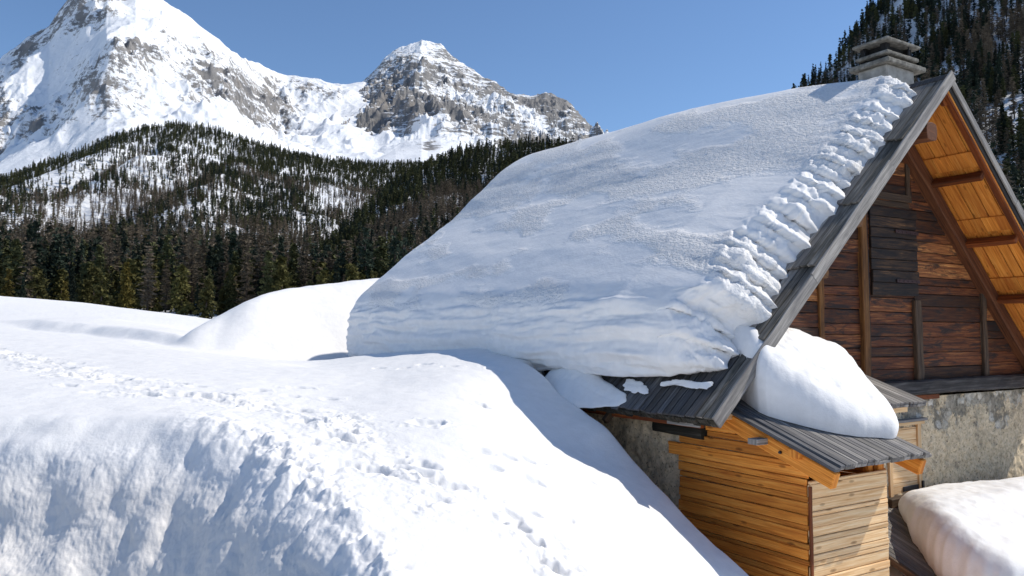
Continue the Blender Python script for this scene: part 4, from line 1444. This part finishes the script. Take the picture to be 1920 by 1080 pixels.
def wood_stuff(name, pts, label):
    """pts: list of x, y, z, scale, kind"""
    me = bpy.data.meshes.new(name)
    me.from_pydata([p[:3] for p in pts], [], [])
    for k, vals, ty in (('size', [p[3] for p in pts], 'FLOAT'), ('turn', [random.uniform(0, 6.28) for p in pts], 'FLOAT'), ('which', [random.choice(PICK[p[4]]) for p in pts], 'INT')):
        a = me.attributes.new(k, ty, 'POINT'); a.data.foreach_set('value', vals)
    o = bpy.data.objects.new(name, me); COL.objects.link(o)
    ng = bpy.data.node_groups.new(name, 'GeometryNodeTree')
    ng.interface.new_socket('Geometry', in_out='INPUT', socket_type='NodeSocketGeometry')
    ng.interface.new_socket('Geometry', in_out='OUTPUT', socket_type='NodeSocketGeometry')
    N = ng.nodes.new; Lk = ng.links.new
    gi, go, iop, ci = N('NodeGroupInput'), N('NodeGroupOutput'), N('GeometryNodeInstanceOnPoints'), N('GeometryNodeCollectionInfo')
    ci.inputs['Collection'].default_value = LOWC; ci.inputs['Separate Children'].default_value = True; ci.inputs['Reset Children'].default_value = True
    def na(nm, ty):
        d = N('GeometryNodeInputNamedAttribute'); d.data_type = ty; d.inputs['Name'].default_value = nm
        return [q for q in d.outputs if q.enabled and q.name == 'Attribute'][0]
    cx_ = N('ShaderNodeCombineXYZ'); Lk(na('turn', 'FLOAT'), cx_.inputs[2])
    Lk(gi.outputs[0], iop.inputs['Points']); Lk(ci.outputs[0], iop.inputs['Instance'])
    iop.inputs['Pick Instance'].default_value = True
    Lk(na('which', 'INT'), iop.inputs['Instance Index']); Lk(cx_.outputs[0], iop.inputs['Rotation']); Lk(na('size', 'FLOAT'), iop.inputs['Scale'])
    Lk(iop.outputs[0], go.inputs[0])
    m = o.modifiers.new('woods', 'NODES'); m.node_group = ng
    return tag(o, label, 'forest', None, 'stuff')


def scatter(fan, u0, u1, y0, y1, n, dens, kinds, hs=(.6, 1.15)):
    res = []
    U = RNG.uniform(u0, u1, n); Y = np.sqrt(RNG.uniform(y0 * y0, y1 * y1, n))
    x, z, v, f = fan.at(U, Y)
    keep = (f < 1.02) & (RNG.random(n) < dens(U, v, x, Y, f))
    lar = fbm(x / 70, Y / 110, None, 3, 301)
    for u_, y_, x_, z_, v_, f_, l_ in zip(U[keep], Y[keep], x[keep], z[keep], v[keep], f[keep], lar[keep]):
        res.append((x_, y_, z_ - .2, random.uniform(*hs), kinds(u_, v_, l_, f_), u_, v_))
    return res


def clump(x, y, s=26, seed=311): return sstep(-.42, .12, fbm(x / s, y / (s * 1.6), None, 3, seed))


def d_hill(u, v, x, y, f):
    c = clump(x, y)
    crest = gb(u, v, 470, 275, 190, 22, 17) + gb(u, v, 230, 262, 50, 9, -12) + gb(u, v, 70, 322, 90, 10, -20) + gb(u, v, 760, 308, 120, 8)
    open_ = np.clip(1.15 * gb(u, v, 110, 350, 210, 46, -18) + 1.0 * gb(u, v, 330, 285, 120, 22, -10), 0, 1)
    patch = 1.0 * gb(u, v, 615, 378, 42, 34, -40)
    low = sstep(395, 450, v)
    d = .52 + .48 * c
    d = d * (1 - .45 * open_) * (1 - .78 * patch)
    d = np.maximum(d, crest * 1.1)
    d = np.maximum(d, low * (.55 + .45 * c))
    d = d * sstep(0, .02, f) * np.where(v < 245, sstep(.90, .95, f), 1)
    return np.clip(d, 0, 1)


def k_hill(u, v, l, f):
    q = l + random.gauss(0, .32)
    if f > .78: return 'pine' if random.random() < .75 else 'spruce'
    if q > (-.04 if f > .22 else (.2 if f > .1 else .55)): return 'larch'
    return random.choice(('pine', 'bushy', 'spruce', 'bushy') if f < .16 else ('pine', 'pine', 'spruce', 'bushy') if f < .3 else ('pine', 'spruce'))


left_pts = scatter(hill, -200, 1000, 280, 1120, 44000, d_hill, k_hill, (.28, .70)) + scatter(hill, -150, 760, 116, 300, 4200, lambda u, v, x, y, f: np.clip(.45 + .55 * clump(x, y), 0, 1), k_hill, (.28, .98))
spur_pts = scatter(spur, 585, 1180, 125, 600, 12000, lambda u, v, x, y, f: np.clip(.35 + .75 * clump(x, y, 22), 0, 1) * (1 - .7 * gb(u, v, 650, 480, 30, 16)), k_hill, (.30, .76))
right_pts = scatter(steep, 1400, 2150, 95, 520, 7600, lambda u, v, x, y, f: np.clip(.10 + .80 * clump(x, y, 20, 321), 0, 1), lambda u, v, l, f: ('larch' if l + random.gauss(0, .3) > -.08 and f < .93 else random.choice(('pine', 'spruce', 'spruce'))), (.45, 1.0))


def base_visible(u, v, y, h):
    vt = v - h * F / y
    if u < 720:
        edge = np.interp(u, [0, 200, 300, 385, 430, 490, 600, 720], [560, 578, 590, 606, 588, 552, 532, 520])
        return vt < edge - 6
    return False


cand = [p for p in left_pts + spur_pts if -10 < p[5] < 730 and base_visible(p[5], p[6], p[1], 13 * p[3])]
cand.sort(key=lambda p: p[1])
near, far_l = cand[:280], None
ids = set(map(id, near))
GR_P = 'pines at the foot of the wooded hillside'
GR_L = 'bare larches at the foot of the wooded hillside'
for p in near:
    x, y, z, sc, kd = p[:5]
    if kd == 'larch':
        tree('larch', random.randrange(4), x, y, z, sc, 'bare brown larch in the crowded wood at the foot of the left hillside', 'tree', GR_L)
    else:
        tree(kd, random.randrange(4), x, y, z, sc, 'green conifer in the crowded wood at the foot of the left hillside', 'tree', GR_P)
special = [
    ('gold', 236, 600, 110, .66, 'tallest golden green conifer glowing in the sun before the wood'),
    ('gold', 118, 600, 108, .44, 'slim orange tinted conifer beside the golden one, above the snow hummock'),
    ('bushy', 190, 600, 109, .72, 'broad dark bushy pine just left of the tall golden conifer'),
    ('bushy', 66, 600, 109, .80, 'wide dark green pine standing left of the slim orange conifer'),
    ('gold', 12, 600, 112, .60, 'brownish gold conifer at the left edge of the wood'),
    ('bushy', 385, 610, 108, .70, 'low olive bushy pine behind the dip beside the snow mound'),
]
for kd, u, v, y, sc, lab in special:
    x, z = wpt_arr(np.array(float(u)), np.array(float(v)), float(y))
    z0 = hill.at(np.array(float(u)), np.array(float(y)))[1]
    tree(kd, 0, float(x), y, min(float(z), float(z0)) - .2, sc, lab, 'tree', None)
wood_stuff('left_forest', [p for p in left_pts if id(p) not in ids], 'conifer forest covering the hillside under the white peak')
wood_stuff('spur_forest', [p for p in spur_pts if id(p) not in ids], 'dark conifer forest on the spur left of the house roof')


def right_vis(p):
    u, v, y = p[5], p[6], p[1]
    return u < 1925 and (v < 135 or u > 1785 + (v - 140) * .6) and v > -5 and not (u > 1595 and u < 1735 and v > 70)


rc = sorted([p for p in right_pts if right_vis(p)], key=lambda p: p[1])[:230]
rid = set(map(id, rc))
for p in rc:
    x, y, z, sc, kd = p[:5]
    if kd == 'larch':
        tree('larch', random.randrange(4), x, y, z, sc, 'bare brown larch on the steep shaded slope behind the house', 'tree', 'bare larches on the steep slope behind the house')
    else:
        tree(kd, random.randrange(4), x, y, z, sc, 'dark conifer on the steep shaded slope behind the house', 'tree', 'dark conifers on the steep slope behind the house')
wood_stuff('right_forest', [p for p in right_pts if id(p) not in rid], 'dark conifer forest on the steep slope behind the house')

# ================================================================== light and camera
SUN = Vector((.690, .132, .712)).normalized()
w = bpy.data.worlds.new('World'); SC.world = w; w.use_nodes = True
nt = w.node_tree
sky = nt.nodes.new('ShaderNodeTexSky'); sky.sky_type = 'NISHITA'; sky.sun_disc = False
sky.sun_elevation = math.asin(SUN.z); sky.sun_rotation = math.atan2(SUN.x, SUN.y)
sky.altitude = 500; sky.air_density = 1.0; sky.dust_density = 0.0; sky.ozone_density = 5.5
bg = nt.nodes['Background']; bg.inputs['Strength'].default_value = .122
nt.links.new(sky.outputs[0], bg.inputs['Color'])
ld = bpy.data.lights.new('sun', 'SUN'); ld.energy = 3.7; ld.angle = math.radians(.53); ld.color = (1.0, .94, .84)
lo = bpy.data.objects.new('sun', ld); COL.objects.link(lo)
lo.rotation_euler = SUN.to_track_quat('Z', 'Y').to_euler()
lo.location = (30, 10, 60)

cam = bpy.data.cameras.new('camera'); cam.sensor_width = 36; cam.lens = 36 * F / 1920; cam.clip_end = 30000; cam.clip_start = .1
co = bpy.data.objects.new('camera', cam); COL.objects.link(co)
co.location = (0, 0, ZC); co.rotation_euler = (math.pi / 2 + PITCH, 0, 0)
SC.camera = co
SC.view_settings.view_transform = 'Standard'; SC.view_settings.look = 'None'
SC.view_settings.exposure = 0.21; SC.view_settings.gamma = 1.0
SC.cycles.max_bounces = 8
